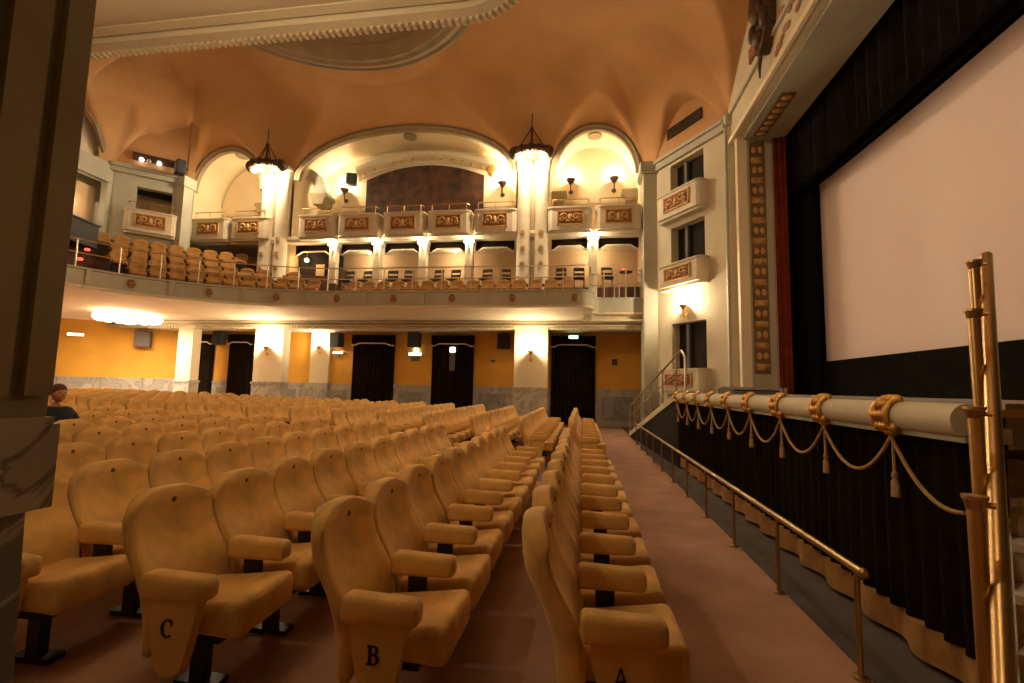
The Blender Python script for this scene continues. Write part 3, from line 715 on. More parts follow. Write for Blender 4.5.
MB().tube([(rx(y), y, top(y)-0.35) for y in (17.5, 14, 10.7)], 0.016, 6).build('mid_rail', 'rail_steel', rp)

# ---- low rail along the carpet edge
lr = empty('aisle_rail', (1.57, 3.15, 0), 0, 'low brass rail on short posts along the carpet edge', 'railing')
MB().tube([(0, -0.06, 0.60), (0, 11.9, 0.60)], 0.024, 10).build('handrail', 'dull_brass', lr, True)
MB().sphere((0, -0.07, 0.60), 0.03, 10, 6).build('end_cap', 'dull_brass', lr, True)
for k in range(11):
    p = MB().tube([(0, 1.16*k, 0.01), (0, 1.16*k, 0.59)], 0.016, 8).build('post', 'dull_brass', lr, True)
    MB().lathe([(0.045, 0.0), (0.045, 0.012), (0.02, 0.02)], (0, 1.16*k, 0), 10).build('foot_plate', 'dull_brass', p)

# ---- near stairs to the stage with brass handrail
sp = empty('stage_stairs', (1.6, 2.05, 0), 0, 'carpeted stairs to the stage at the right edge', 'stairs')
D = Vector((1.0, 1.30)).normalized(); Rr = Vector((D.y, -D.x)); run = 0.205; rise = ST/8
for k in range(8):
    a = D*(run*k)-Rr*0.055; b = D*(run*(k+1))-Rr*0.055; q = [a, b, b+Rr*1.3, a+Rr*1.3]; z0, z1 = 0, rise*(k+1)
    nose = D*(-0.02)
    vs = [(p.x, p.y, z) for z in (z0, z1-0.04) for p in q]
    MB().add(vs, [(3, 2, 1, 0), (4, 5, 6, 7), (0, 1, 5, 4), (1, 2, 6, 5), (2, 3, 7, 6), (3, 0, 4, 7)]).build('riser', 'stair_carpet', sp)
    q = [a+nose, b, b+Rr*1.3, a+nose+Rr*1.3]; vs = [(p.x, p.y, z) for z in (z1-0.04, z1) for p in q]
    MB().add(vs, [(3, 2, 1, 0), (4, 5, 6, 7), (0, 1, 5, 4), (1, 2, 6, 5), (2, 3, 7, 6), (3, 0, 4, 7)]).build('tread', 'stair_carpet', sp)
mb = MB(); e0 = D*(-0.1)-Rr*0.088; e1 = D*1.72-Rr*0.088
for p, z in ((e0, 0), (e1, 0), (e1, ST+0.1), (e0, 0.15)):
    for o in (0, 0.033): mb.v.append((p.x+Rr.x*o, p.y+Rr.y*o, z))
mb.f = [(0, 2, 4, 6), (1, 7, 5, 3), (0, 1, 3, 2), (2, 3, 5, 4), (4, 5, 7, 6), (6, 7, 1, 0)]; mb.build('stringer', 'grey_cream', sp)
br = empty('stair_handrail', (1.6, 2.05, 0), 0, 'shiny brass handrail with collared posts rising along the stage stairs', 'handrail')
off = -Rr*0.082
h0 = off+D*(-0.45); h1 = off+D*1.75
MB().tube([(h0.x, h0.y, 0.62), (off.x, off.y, 0.98), (h1.x, h1.y, 2.52)], 0.030, 12).build('handrail', 'brass', br, True)
MB().sphere((h1.x, h1.y, 2.52), 0.032, 10, 6).build('rail_end', 'brass', br, True)
for s, zt in ((-0.10, 1.24), (0.30, 1.56), (0.86, 2.06), (1.36, 2.42)):
    q = off+D*s-Rr*0.05
    zb = max(0.0, rise*(s/run)-0.1)
    p = MB().tube([(q.x, q.y, zb), (q.x, q.y, zt)], 0.026, 12).build('post', 'brass', br, True)
    MB().lathe([(0.026, zt-0.05), (0.03, zt-0.045), (0.033, zt-0.02), (0.04, zt-0.012), (0.04, zt), (0.0, zt+0.002)], (q.x, q.y, 0), 14, caps=False).build('collar', 'brass', p, True)
    MB().tube([(q.x, q.y, zt-0.03), (q.x+Rr.x*0.055, q.y+Rr.y*0.055, zt-0.03)], 0.012, 6).build('bracket', 'brass', p)

# ================================================================== OBJECTS
# ---- cinema seat meshes (local: seat faces +x, width along y, floor at z=0)
def seat_back_mesh(name, m, w=0.274, z0=0.24, h=0.76, nx=10, nz=10):
    mb = MB()
    def pt(s, t, back):
        hw = w*(0.87+0.13*min(1, t/0.5)**0.8)*(1-0.035*max(0, (t-0.72)/0.28)**2)
        xp = 0.035-0.17*t+0.045*math.sin(PI*min(1, t/0.62))-0.035*math.sin(PI*max(0, (t-0.55)/0.45))
        wing = 0.045*abs(s)**2.4*(0.35+0.65*min(1, t*1.8))
        z = z0+h*t-(0.012*s*s+0.07*max(0, (abs(s)-0.4)/0.6)**1.15)*t**8
        th = (0.105+0.025*math.sin(PI*min(1, t*1.25)))*(1-0.55*abs(s)**3)
        return (xp+wing-(th if back else 0), s*hw, z-(0.012 if back else 0)*t)
    S = [-1+2*i/nx for i in range(nx+1)]; T = [j/nz for j in range(nz+1)]
    def pull(s, t, back):                           # round the rim
        return pt(s*0.955, 0.012+t*0.972, back)
    for back in (0, 1):
        for t in T:
            for s in S: mb.v.append(pull(s, t, back))
    m1 = nx+1; n1 = m1*(nz+1)
    for j in range(nz):
        for i in range(nx):
            a = j*m1+i; mb.f.append((a, a+1, a+m1+1, a+m1)); mb.f.append((n1+a+1, n1+a, n1+a+m1, n1+a+m1+1))
    loop = [i for i in range(nx)]+[j*m1+nx for j in range(nz)]+[nz*m1+i for i in range(nx, 0, -1)]+[j*m1 for j in range(nz, 0, -1)]
    rim = []
    for k in loop:
        j, i = divmod(k, m1); a = Vector(pt(S[i], T[j], 0)); b = Vector(pt(S[i], T[j], 1))
        r0 = len(mb.v); mb.v.append(tuple(a.lerp(b, 0.22))); mb.v.append(tuple(a.lerp(b, 0.78))); rim.append((k, r0, r0+1, n1+k))
    for q in range(len(rim)):
        A, B = rim[q], rim[(q+1) % len(rim)]
        for c in range(3): mb.f.append((A[c], A[c+1], B[c+1], B[c]))
    return mb.mesh(name, m, 'all')
ME = {}
ME['back'] = seat_back_mesh('backrest', 'velvet')
ME['cushion'] = rbox(0.015, 0.50, -0.235, 0.235, 0.33, 0.475, 0.045, 3, lambda v: (v.x, v.y*(1-0.10*max(0, (0.25-v.x)/0.25)), v.z+0.055*(v.x/0.5)**1.5-(0.045*max(0, (v.x-0.3)/0.2) if v.z < 0.4 else 0)), 3).mesh('seat_cushion', 'velvet', 'all')
ME['arm'] = rbox(0.035, 0.395, -0.055, 0.055, 0.545, 0.665, 0.028, 3, lambda v: (v.x, v.y, v.z+0.02*(v.x-0.1)-0.025*(1 if v.z > 0.61 else 0)*max(0, (v.x-0.275)/0.12)**2)).mesh('armrest', 'velvet', 'all')
ME['support'] = MB().box(0.13, 0.23, -0.018, 0.018, 0.30, 0.56).mesh('armrest_support', 'black_metal')
mb = MB().box(0.02, 0.26, -0.05, 0.05, 0.0, 0.03); mb.box(0.09, 0.17, -0.03, 0.03, 0.03, 0.34); mb.box(-0.02, 0.35, -0.16, 0.16, 0.29, 0.335)
ME['pedestal'] = mb.mesh('pedestal', 'black_metal')
ME['tag'] = MB().lathe([(0.0, 0.004), (0.013, 0.004), (0.016, 0.0), (0.0, -0.004)], (0, 0, 0), 8, 'X', False).mesh('number_tag', 'tag')
pp = [(0.0, 0.555), (0.31, 0.555), (0.295, 0.46), (0.25, 0.26), (0.23, 0.20), (0.185, 0.165), (0.115, 0.165), (0.08, 0.20), (0.06, 0.26), (0.012, 0.46)]
pp = [(0.155+(x-0.155)*0.88+0.055, 0.555-(0.555-z)*0.88) for x, z in pp]
ME['panel'] = MB().prism(pp, -0.028, 0.028, 'Y').mesh('end_panel', 'velvet_panel')
def tri_far(): pass
def letter_mesh(ch):
    mb = MB(); y0, y1 = -0.006, 0.0
    def rect(a, b, c, d): mb.prism([(a, c), (b, c), (b, d), (a, d)], y0, y1, 'Y')
    def band(pts_o, pts_i):
        for k in range(len(pts_o)-1): mb.prism([pts_o[k], pts_o[k+1], pts_i[k+1], pts_i[k]], y0, y1, 'Y')
    if ch == 'B':
        rect(-0.024, -0.011, 0, 0.08); rect(-0.032, 0.0, 0.0, 0.006); rect(-0.032, 0.0, 0.074, 0.08); rect(-0.011, 0.002, 0.039, 0.045)
        for c, r in ((0.0605, 0.0195), (0.0225, 0.0225)):
            A = [math.radians(-90+180*k/8) for k in range(9)]
            band([(0.0+r*1.15*math.cos(a), c+r*math.sin(a)) for a in A], [(0.0+(r-0.008)*0.75*math.cos(a), c+(r-0.005)*math.sin(a)) for a in A])
    elif ch == 'C':
        A = [math.radians(50+260*k/14) for k in range(15)]
        band([(0.034*math.cos(a), 0.04+0.041*math.sin(a)) for a in A], [(0.021*math.cos(a), 0.04+0.035*math.sin(a)) for a in A])
        rect(0.018, 0.024, 0.05, 0.078)
    elif ch == 'A':
        mb.prism([(-0.028, 0), (-0.021, 0), (0.004, 0.082), (-0.002, 0.082)], y0, y1, 'Y'); mb.prism([(0.018, 0), (0.032, 0), (0.004, 0.082), (-0.002, 0.082)], y0, y1, 'Y')
        rect(-0.02, 0.022, 0.026, 0.031); rect(-0.037, -0.013, 0, 0.005); rect(0.011, 0.04, 0, 0.005)
    else:                                          # D
        rect(-0.026, -0.013, 0, 0.08); rect(-0.034, 0.0, 0, 0.006); rect(-0.034, 0.0, 0.074, 0.08); A = [math.radians(-90+180*k/10) for k in range(11)]
        band([(0.036*math.cos(a), 0.04+0.04*math.sin(a)) for a in A], [(0.023*math.cos(a), 0.04+0.034*math.sin(a)) for a in A])
    return mb.mesh('row_letter', 'letter')
LET = {c: letter_mesh(c) for c in 'ABCD'}
XROW0, PITCH, SW = -0.07, 1.02, 0.56
NB = [2.42+SW*i for i in range(10)]; FB = [9.98+SW*i for i in range(11)]
cands = []
for r in range(18):
    x = XROW0-PITCH*r+(0.02 if r == 0 else 0); z = fz(x)
    for blk, ys in (('near', NB if r else [y+0.02 for y in NB]), ('far', FB)):
        for i, y in enumerate(ys):
            px, py, d = project(x-0.1, y, z+0.9)
            if px < -25 or px > 1060 or py > 760: 
                if not (r <= 3 and i == 0): continue
            cands.append((d, r, blk, i, x, y, z, len(ys)))
cands.sort()
def part(name, me, parent, loc=(0, 0, 0)):
    o = bpy.data.objects.new(name, me); C.objects.link(o); o.parent = parent; o.location = loc; return o
rowword = lambda r: 'row '+'ABCDEFGHIJKLMNOPQR'[r]
def make_seat(d, r, blk, i, x, y, z, n, jx):
    o = empty('cinema_armchair', (x+jx[0], y, z), jx[1])
    where = 'nearest block' if blk == 'near' else 'block beyond the cross gap'
    extra = ' with lettered end panel' if (i == 0 and blk == 'near' and r < 4) else ''
    if r < 3: rw = 'row '+'ABC'[r]
    else: rw = f'{ORD[r]} row from the stage'
    tag(o, f'{ORD[i]} gold velvet seat{extra} in {rw}, {"near" if blk == "near" else "far"} block', 'seat', 'gold velvet cinema seats of the stalls')
    part('backrest', ME['back'], o); part('seat_cushion', ME['cushion'], o); part('armrest', ME['arm'], o, (0, -SW/2, 0))
    if i == n-1: part('armrest', ME['arm'], o, (0, SW/2, 0))
    if d < 14:
        part('armrest_support', ME['support'], o, (0, -SW/2, 0)); part('pedestal', ME['pedestal'], o)
    if d < 9: part('number_tag', ME['tag'], o, (-0.112, 0, 0.93))
    if i == 0:
        p = part('end_panel', ME['panel'], o, (0, -SW/2-0.005, 0))
        if blk == 'near' and r < 4: part('row_letter', LET['ABCD'[r]], p, (0.20, -0.028, 0.385))
    if i == n-1: part('end_panel', ME['panel'], o, (0, SW/2+0.005, 0))
    return o
for k, c in enumerate(cands[:300]): make_seat(*c, (random.uniform(-0.012, 0.012), random.uniform(-0.02, 0.02)))
rest = MB()
for c in cands[300:]:
    for key, dy in (('back', 0), ('cushion', 0), ('arm', -SW/2)):
        me = ME[key]; rest.add([(v.co.x+c[4], v.co.y+c[5]+dy, v.co.z+c[6]) for v in me.vertices], [tuple(p.vertices) for p in me.polygons])
if rest.v: tag(rest.build('distant_seats', 'velvet', None, 'all', False), 'farthest gold velvet seats of the stalls at the rear', 'seats', None, 'stuff')

# ---- man sitting in the stalls behind the pier
def skin_body(name, verts, edges, radii, m, parent, sub=2):
    me = bpy.data.meshes.new(name); me.from_pydata(verts, edges, []); o = bpy.data.objects.new(name, me); C.objects.link(o); o.parent = parent
    md = o.modifiers.new('skin', 'SKIN'); 
    for v, r in zip(me.skin_vertices[0].data, radii): v.radius = r if isinstance(r, tuple) else (r, r)
    me.skin_vertices[0].data[0].use_root = True
    s = o.modifiers.new('sub', 'SUBSURF'); s.levels = s.render_levels = sub; md.use_smooth_shade = True
    me.materials.append(MATS[m]); return o
mx, my = XROW0-PITCH*7, NB[6]-0.08
man = empty('person', (mx, my, fz(mx)), math.radians(-12), 'person in a dark shirt sitting in the stalls beside the pier', 'person')
V = [(0.12, 0, 0.52), (0.07, 0, 0.68), (0.02, 0, 0.86), (0.0, 0, 1.02), (0.01, 0, 1.10), (0.03, 0, 1.16),           # pelvis..neck
     (0.0, 0.17, 1.0), (0.06, 0.24, 0.78), (0.27, 0.17, 0.68), (0.36, 0.13, 0.67),                                     # arm +y
     (0.0, -0.17, 1.0), (0.06, -0.24, 0.78), (0.27, -0.17, 0.68), (0.36, -0.13, 0.67),
     (0.18, 0.10, 0.53), (0.52, 0.12, 0.54), (0.54, 0.12, 0.10), (0.66, 0.13, 0.05),
     (0.18, -0.10, 0.53), (0.52, -0.12, 0.54), (0.54, -0.12, 0.10), (0.66, -0.13, 0.05)]
Ed = [(0, 1), (1, 2), (2, 3), (3, 4), (4, 5), (3, 6), (6, 7), (7, 8), (8, 9), (3, 10), (10, 11), (11, 12), (12, 13), (0, 14), (14, 15), (15, 16), (16, 17), (0, 18), (18, 19), (19, 20), (20, 21)]
Rd = [(0.15, 0.11), (0.14, 0.10), (0.16, 0.11), (0.13, 0.09), 0.06, 0.055, 0.065, 0.045, 0.036, 0.03, 0.065, 0.045, 0.036, 0.03, 0.09, 0.065, 0.05, 0.045, 0.09, 0.065, 0.05, 0.045]
body = skin_body('body', V, Ed, Rd, 'skin', man)
skin_body('shirt', V[:4]+[V[6], V[7], V[10], V[11], (0.01, 0, 1.105), V[8], V[12]], [(0, 1), (1, 2), (2, 3), (3, 4), (4, 5), (3, 6), (6, 7), (3, 8), (5, 9), (7, 10)], [(0.17, 0.13), (0.165, 0.125), (0.19, 0.14), (0.165, 0.13), 0.10, 0.07, 0.10, 0.07, 0.085, 0.05, 0.05], 'shirt', man)
skin_body('trousers', [V[0], V[14], V[15], V[16], V[18], V[19], V[20]], [(0, 1), (1, 2), (2, 3), (0, 4), (4, 5), (5, 6)], [(0.16, 0.12), 0.1, 0.075, 0.06, 0.1, 0.075, 0.06], 'trousers', man)
hd = MB(); hd.sphere((0.045, 0, 1.275), 0.1, 16, 12, (0.98, 0.78, 1.22))
hd.v = [(x+(0.012 if z < 1.25 and x > 0.06 else 0), y*(0.86 if z < 1.22 else 1), z) for x, y, z in hd.v]
hd.sphere((0.15, 0, 1.27), 0.018, 8, 6, (1, 0.8, 1.3)); hd.sphere((0.04, 0.08, 1.27), 0.025, 8, 6, (0.7, 0.4, 1.2)); hd.sphere((0.04, -0.08, 1.27), 0.025, 8, 6, (0.7, 0.4, 1.2)); hd.sphere((0.135, 0, 1.215), 0.02, 8, 5, (0.5, 1.1, 0.35))
head = hd.build('head', 'skin', man, 'all')
MB().sphere((0.135, 0.032, 1.29), 0.010, 8, 5).build('eye', 'eye', head); MB().sphere((0.135, -0.032, 1.29), 0.010, 8, 5).build('eye', 'eye', head)
hm = MB(); hm.sphere((0.03, 0, 1.31), 0.104, 16, 10, (0.98, 0.86, 1.02)); hm.v = [(x, y, max(z, 1.29 if x > 0.05 else 1.235) + (0.02 if x > 0.09 else 0)) for x, y, z in hm.v]; hm.build('hair', 'hair', man, 'all')
for s in (1, -1):                                  # hands resting on the thighs
    hb = rbox(0.34, 0.43, s*0.12-0.04, s*0.12+0.04, 0.625, 0.655, 0.012, 2)
    for q in range(4): hb.tube([(0.42, s*0.12-0.03+q*0.02, 0.645), (0.465, s*0.12-0.03+q*0.02, 0.64), (0.485-0.006*abs(q-1.5), s*0.12-0.03+q*0.02, 0.615)], 0.0085, 6)
    hb.tube([(0.36, s*0.08, 0.64), (0.40, s*0.06, 0.635), (0.43, s*0.06, 0.625)], 0.010, 6); hb.build('hand', 'skin', man, 'all')

# ---- curtained doors in the side wall
dl = ['leftmost dark door with glass panel beside the narrow pillar', 'dark door curtain left of the lamp pillar', 'dark door curtain right of the lamp pillar, left of two', 'dark door curtain with small window, in the middle of the wall', 'dark pleated door curtain right of the right pillar']
for k, (a, b) in enumerate(doors):
    t = empty('door_curtain', ((a+b)/2, YW-0.08, fz(a)), 0, dl[k], 'curtain', 'curtained doors of the side wall'); h = (b-a)/2; zf = fz(a); top = 3.92-zf
    random.seed(40+k); pleat((h, 0), (-h, 0), 0.03, top-0.4, 0.17, 0.035, -0.10 if False else 0.07, per=7).build('drape', 'dark_curtain', t, True)
    MB().box(-h-0.02, h+0.02, -0.2, 0.0, top-0.42, top).build('pelmet', 'dark_curtain', t)
    tr = MB(); N = 24
    for i in range(N+1):
        u = -1+2*i/N; x = u*(h+0.03); e = abs(u); z = top-0.52+(0.10 if e < 0.62 else 0.10*max(0, (1-(e-0.62)/0.22)))
        tr.v += [(x, -0.23, z), (x, -0.20, z), (x, -0.20, z+0.05), (x, -0.23, z+0.05)]
    for i in range(N):
        for j in range(4): tr.f.append((4*i+j, 4*i+(j+1) % 4, 4*i+4+(j+1) % 4, 4*i+4+j))
    tr.f += [(0, 1, 2, 3), (4*N, 4*N+3, 4*N+2, 4*N+1)]; tr.build('trim', 'white_trim', t)
    if k in (0, 3):
        x0 = -0.12 if k == 3 else -0.25
        MB().box(x0, x0+0.26, -0.16, -0.13, 2.2, 3.15).build('window_pane', 'speaker_grey', t)
        if k == 3: MB().box(x0+0.02, x0+0.26, -0.18, -0.16, 3.05, 3.27).build('pane_bright_spot', 'sign_white', t)  # glowing plate painting the bright reflection in the door window
        else: MB().box(x0-0.02, x0+0.3, -0.18, -0.16, 3.0, 3.18).build('pane_bright_spot', 'tube_white', t)

def wall_speaker(loc, rz, label, s=1.0, m='speaker'):
    t = empty('wall_speaker', loc, rz, label, 'speaker', 'wall speakers')
    rbox(-0.28*s, 0.28*s, -0.22*s, 0.16*s, -0.34*s, 0.34*s, 0.03*s).build('cabinet', m, t)
    MB().box(-0.24*s, 0.24*s, -0.235*s, -0.22*s, -0.3*s, 0.3*s).build('grille', m, t); MB().box(-0.06*s, 0.06*s, 0.16*s, 0.3*s, -0.05, 0.05).build('bracket', 'black_metal', t)
wall_speaker((-7.72, YW-0.3, 3.68), 0, 'black wall speaker between the two middle door curtains')
wall_speaker((-3.55, YW-0.3, 3.66), 0.3, 'black wall speaker left of the right pillar')
wall_speaker((-11.55, YW-0.3, 3.66), -0.2, 'black wall speaker on yellow wall right of the lamp pillar')
wall_speaker((-17.75, YW-0.3, 3.72), -0.3, 'black wall speaker between the two leftmost doors')
wall_speaker((-21.1, 20.3, 3.55), 0.6, 'grey speaker panel on the plain yellow wall', 1.15, 'speaker_grey')
wall_speaker((-17.0, 17.35, 10.62), -0.6, 'black speaker on the ledge left of the leftmost arch', 0.85)
wall_speaker((-11.1, 20.9, 11.4), 0.3, 'grey and black speaker left of the dark mural', 0.85)

def sign(loc, w, h, m, label, cat='sign'):
    t = empty('wall_sign', loc, 0, label, cat); MB().box(-w/2, w/2, -0.03, 0.05, -h/2, h/2).build('housing', 'white_trim', t)
    MB().box(-w/2+0.015, w/2-0.015, -0.045, -0.03, -h/2+0.015, h/2-0.015).build('face', m, t); return t
t = sign((-7.75, YW-0.06, 3.05), 0.62, 0.13, 'sign_white', 'small lit white sign under the middle wall speaker')
MB().lathe([(0.0, -0.05), (0.10, -0.05), (0.11, 0.0)], (0.03, 0, 0.17), 12, 'Y').build('round_face', 'sign_white', t); MB().box(-0.2, 0.2, -0.02, 0.04, -0.32, -0.12).build('lower_plate', 'green_sign_plate', t)
t = sign((-11.6, YW-0.06, 3.08), 0.5, 0.09, 'sign_white', 'small lit white tube sign right of the lamp pillar'); MB().box(-0.1, 0.1, -0.02, 0.04, -0.22, -0.09).build('lower_plate', 'speaker_grey', t)
sign((-0.43, YW-0.36, 3.86), 0.42, 0.15, 'sign_green', 'lit green exit sign above the rightmost door curtain')
sign((-4.05, YW-0.06, 2.78), 0.26, 0.16, 'green_sign_plate', 'small green plate on yellow wall left of right pillar')
sign((1.35, YW-0.06, 2.8), 0.26, 0.3, 'bronze', 'small dark plate on yellow wall near the ramp')
t = sign((-23.3, 18.95, 3.62), 0.6, 0.12, 'tube_white', 'short white strip light on the yellow wall beside the pier', 'light'); t.rotation_euler.z = 0.6

# ---- sconces
def sconce(loc, rz, label, power, cup='bronze', group=None, s=1.0):
    """wall bracket with upward cup; local -y points into the room"""
    t = empty('wall_sconce', loc, rz, label, 'lamp', group)
    MB().lathe([(0.0, 0.0), (0.07*s, 0.0), (0.08*s, 0.02), (0.05*s, 0.05), (0.0, 0.05)], (0, -0.05, -0.35*s), 10, 'Y').build('back_plate', cup, t, True)
    MB().tube([(0, -0.03, -0.38*s), (0, -0.1*s, -0.45*s), (0, -0.17*s, -0.36*s), (0, -0.18*s, -0.12*s)], 0.022*s, 6).build('arm', cup, t, True)
    MB().lathe([(0.025*s, -0.16*s), (0.06*s, -0.11*s), (0.15*s, 0.0), (0.17*s, 0.05*s), (0.155*s, 0.05*s), (0.05*s, -0.06*s), (0.0, -0.06*s)], (0, -0.18*s, 0), 12, 'Z', False).build('cup', cup, t, True)
    MB().sphere((0, -0.18*s, 0.06*s), 0.07*s, 8, 6).build('bulb', 'bulb', t, 'all')
    if power: lamp('sconce_light', (0, -0.24*s, 0.2*s), power, 0.08, WARMW, t)
    return t
gS = 'bronze uplights of the upper gallery'
for x, lab in ((-0.61, 'left bronze uplight under the rightmost gallery arch'), (1.31, 'right bronze uplight under the rightmost gallery arch'), (-3.75, 'bronze uplight right of the dark mural'), (-11.5, 'bronze uplight left of the dark mural'), (-15.05, 'bronze uplight under the leftmost gallery arch')):
    sconce((x, YB-0.04, 10.95), 0, lab, (38 if x < -8 else 60) if -12 < x < -3 else (40 if x < -12 else 19), 'bronze', gS, 1.3)
gG = 'small gilt sconces of the ground floor'
sconce((-2.1, YP-0.02, 3.05), 0, 'gilt sconce lighting the right white pillar', 55, 'gold', gG, 0.9)
sconce((-13.8, YP-0.02, 3.15), 0, 'gilt sconce lighting the left white pillar', 75, 'gold', gG, 0.9)
sconce((-12.45, YW-0.18, 3.35), 0, 'gilt sconce on the cream pilaster right of the left pillar', 45, 'gold', gG, 0.8)
a, b = in_ch(0); az = math.atan2(b[1]-a[1], b[0]-a[0])
sconce((*seg_pt(a, b, 1.55, -0.02), 4.55), az, 'gilt sconce on the stage corner wall below the middle box', 70, 'gold', None, 0.9)

pn = sconce((-2.1, 1.19, 3.05), PI, 'added unseen gilt sconce on the hall side of the dark pier', 21, 'gold', None, 0.9)  # unseen lamp added to light the foreground seats and soffit
# ---- twin columns with crown lamps
def twin_column(cx, label, l2):
    t = empty('twin_column', (cx, YU-0.1, 4.92), 0, label, 'column')
    MB().box(-0.6, 0.6, -0.06, 0.25, 0, 6.1).build('backing', 'archivolt', t)  # dark colour puts the shade of the gap between the shafts here
    for s in (-1, 1):
        x = s*0.375
        MB().lathe([(0.33, 0), (0.33, 0.25), (0.275, 0.32), (0.275, 5.6), (0.31, 5.7), (0.34, 5.95), (0.34, 6.1)], (x, -0.12, 0), 16).build('shaft', 'stone_cream', t, True)
        for z in (1.0, 1.65, 2.3, 2.95): MB().lathe([(0.0, -0.42), (0.09, -0.42), (0.11, -0.39), (0.0, -0.36)], (x, 0, z), 10, 'Y', False).build('rosette', 'gold_paint', t)
    MB().box(-0.74, 0.74, -0.5, 0.25, 6.1, 6.25).build('capital', 'stone_cream', t)
    c = empty('crown_lamp', (cx, YU-1.05, 10.95), 0, l2, 'lamp', 'bronze crown lamps on the columns')
    ring = MB(); seg = 28
    ring.tube([(0.66*math.cos(2*PI*k/seg), 0.42*math.sin(2*PI*k/seg), 0) for k in range(seg+1)], 0.13, 8, False); ring.build('crown_ring', 'bronze', c, True)
    for k in range(12):
        a = 2*PI*k/12; MB().sphere((0.68*math.cos(a), 0.44*math.sin(a), 0.0), 0.16 if k % 6 else 0.25, 8, 6, (1, 1, 1.05)).build('boss', 'bronze', c, 'all')
    for k in range(4):
        a = 2*PI*k/4+PI/4*0; MB().tube([(0.62*math.cos(a), 0.40*math.sin(a), 0.05), (0.02*math.cos(a), 0.02*math.sin(a), 1.0)], 0.022, 5).build('chain', 'bronze', c)
    MB().lathe([(0.03, 0.1), (0.10, 0.2), (0.12, 0.3), (0.05, 0.42), (0.04, 0.9), (0.09, 0.98), (0.0, 1.1)], (0, 0.0, 0), 8).build('finial', 'bronze', c, True)
    MB().tube([(0, 0.0, 1.05), (0, 0.02, 1.7)], 0.02, 5).build('suspension_rod', 'bronze', c)
    for k, x in enumerate((-0.42, 0.0, 0.42)):
        MB().sphere((x, -0.12 if x else -0.25, -0.24), 0.09, 10, 7).build('bulb', 'bulb', c, 'all')
    MB().lathe([(0.5, 0.02), (0.48, -0.03), (0.0, -0.03)], (0, 0.0, 0), 20).build('light_shield_disc', 'bronze', c)  # disc added to keep the bulbs' light off the ceiling
    for x in (-0.42, 0.42): lamp('crown_light', (x, 0.0, -0.34), 100, 0.09, WARMW, c)
twin_column(-2.1, 'twin fluted column between the middle and right gallery arches', 'bronze crown lamp with chains on the right twin column')
twin_column(-13.7, 'twin fluted column between the left and middle gallery arches', 'bronze crown lamp with chains on the left twin column')

# ---- gallery boxes with gilt relief panels
def scroll(cx, cz, r, flip, y):
    pts = []
    for k in range(15):
        a = flip*(k/14*2.6*PI)+(0 if flip > 0 else PI); q = r*(1-0.75*k/14); pts.append((cx+q*math.cos(a), y, cz+q*math.sin(a)))
    return pts
rel = MB()
for sx in (-1, 1):
    rel.tube(scroll(sx*0.25, 0.04, 0.15, sx, 0), [0.05-0.002*k for k in range(15)], 5)
    rel.tube(scroll(sx*0.36, -0.08, 0.10, -sx, 0), [0.04-0.0015*k for k in range(15)], 5)
    rel.sphere((sx*0.12, 0, -0.13), 0.07, 6, 4, (1.3, 0.5, 0.8))
rel.sphere((0, 0, 0.0), 0.12, 8, 6, (0.8, 0.5, 1.5))
ME['relief'] = rel.mesh('gilt_relief', 'gold_paint', 'all')
def box_front(loc, rz, w, h, label, group, rail=True, flower=False):
    t = empty('theatre_box', loc, rz, label, 'theatre box', group); hw = w/2
    pl = [(-hw, 0.35), (-hw, -0.10), (-hw+0.05, -0.2), (-hw+0.16, -0.26), (hw-0.16, -0.26), (hw-0.05, -0.2), (hw, -0.10), (hw, 0.35)]
    MB().prism(pl, 0.0, h, 'Z').build('parapet', 'stone_cream', t)
    MB().prism([(x*1.02, y*1.06-0.02 if y < 0.3 else y) for x, y in pl], h, h+0.06, 'Z').build('coping', 'cream', t)
    MB().prism([(x*0.98, y*0.7 if y < 0.3 else y) for x, y in pl], -0.10, 0.0, 'Z').build('base_moulding', 'cream', t)
    p = MB().box(-0.52*w/1.9, 0.52*w/1.9, -0.285, -0.25, h*0.26, h*0.82).build('ornament_panel', 'ornament_red', t)
    fr = MB(); x0, x1, z0, z1 = -0.56*w/1.9, 0.56*w/1.9, h*0.22, h*0.86
    for a in ((x0, x1, z0, z0+0.04), (x0, x1, z1-0.04, z1), (x0, x0+0.04, z0, z1), (x1-0.04, x1, z0, z1)): fr.box(a[0], a[1], -0.31, -0.26, a[2], a[3])
    fr.build('panel_frame', 'gold_paint', p)
    r = part('gilt_relief', ME['relief'], p, (0, -0.30, h*0.54)); r.scale = (w/1.9, 1, h/0.95)
    if rail:
        MB().tube([(-hw+0.1, 0.0, h+0.36), (-hw+0.18, -0.2, h+0.36), (hw-0.18, -0.2, h+0.36), (hw-0.1, 0.0, h+0.36)], 0.022, 6).build('top_rail', 'brass', t)
        for x in (-hw+0.18, 0, hw-0.18): MB().tube([(x, -0.2, h+0.05), (x, -0.2, h+0.36)], 0.018, 5).build('rail_post', 'brass', t)
    return t
gB = 'cream boxes of the upper gallery'
cols = [(-16.7, 1.85, 'left box with gilt panel under the leftmost gallery arch'), (-14.72, 1.8, 'right box with gilt panel under the leftmost gallery arch'),
        (-11.5, 1.75, 'first of five gallery boxes under the wide middle arch from left'), (-9.6, 1.9, 'second of five gallery boxes under the wide middle arch from left'), (-7.55, 1.85, 'central gallery box with gilt panel under the wide middle arch'), (-5.58, 1.85, 'fourth of five gallery boxes under the wide middle arch from left'), (-3.62, 1.78, 'fifth gallery box, beside the right twin column, under the middle arch'),
        (-0.56, 1.75, 'left box with gilt panel under the rightmost gallery arch'), (1.34, 1.75, 'right box with gilt panel under the rightmost gallery arch')]
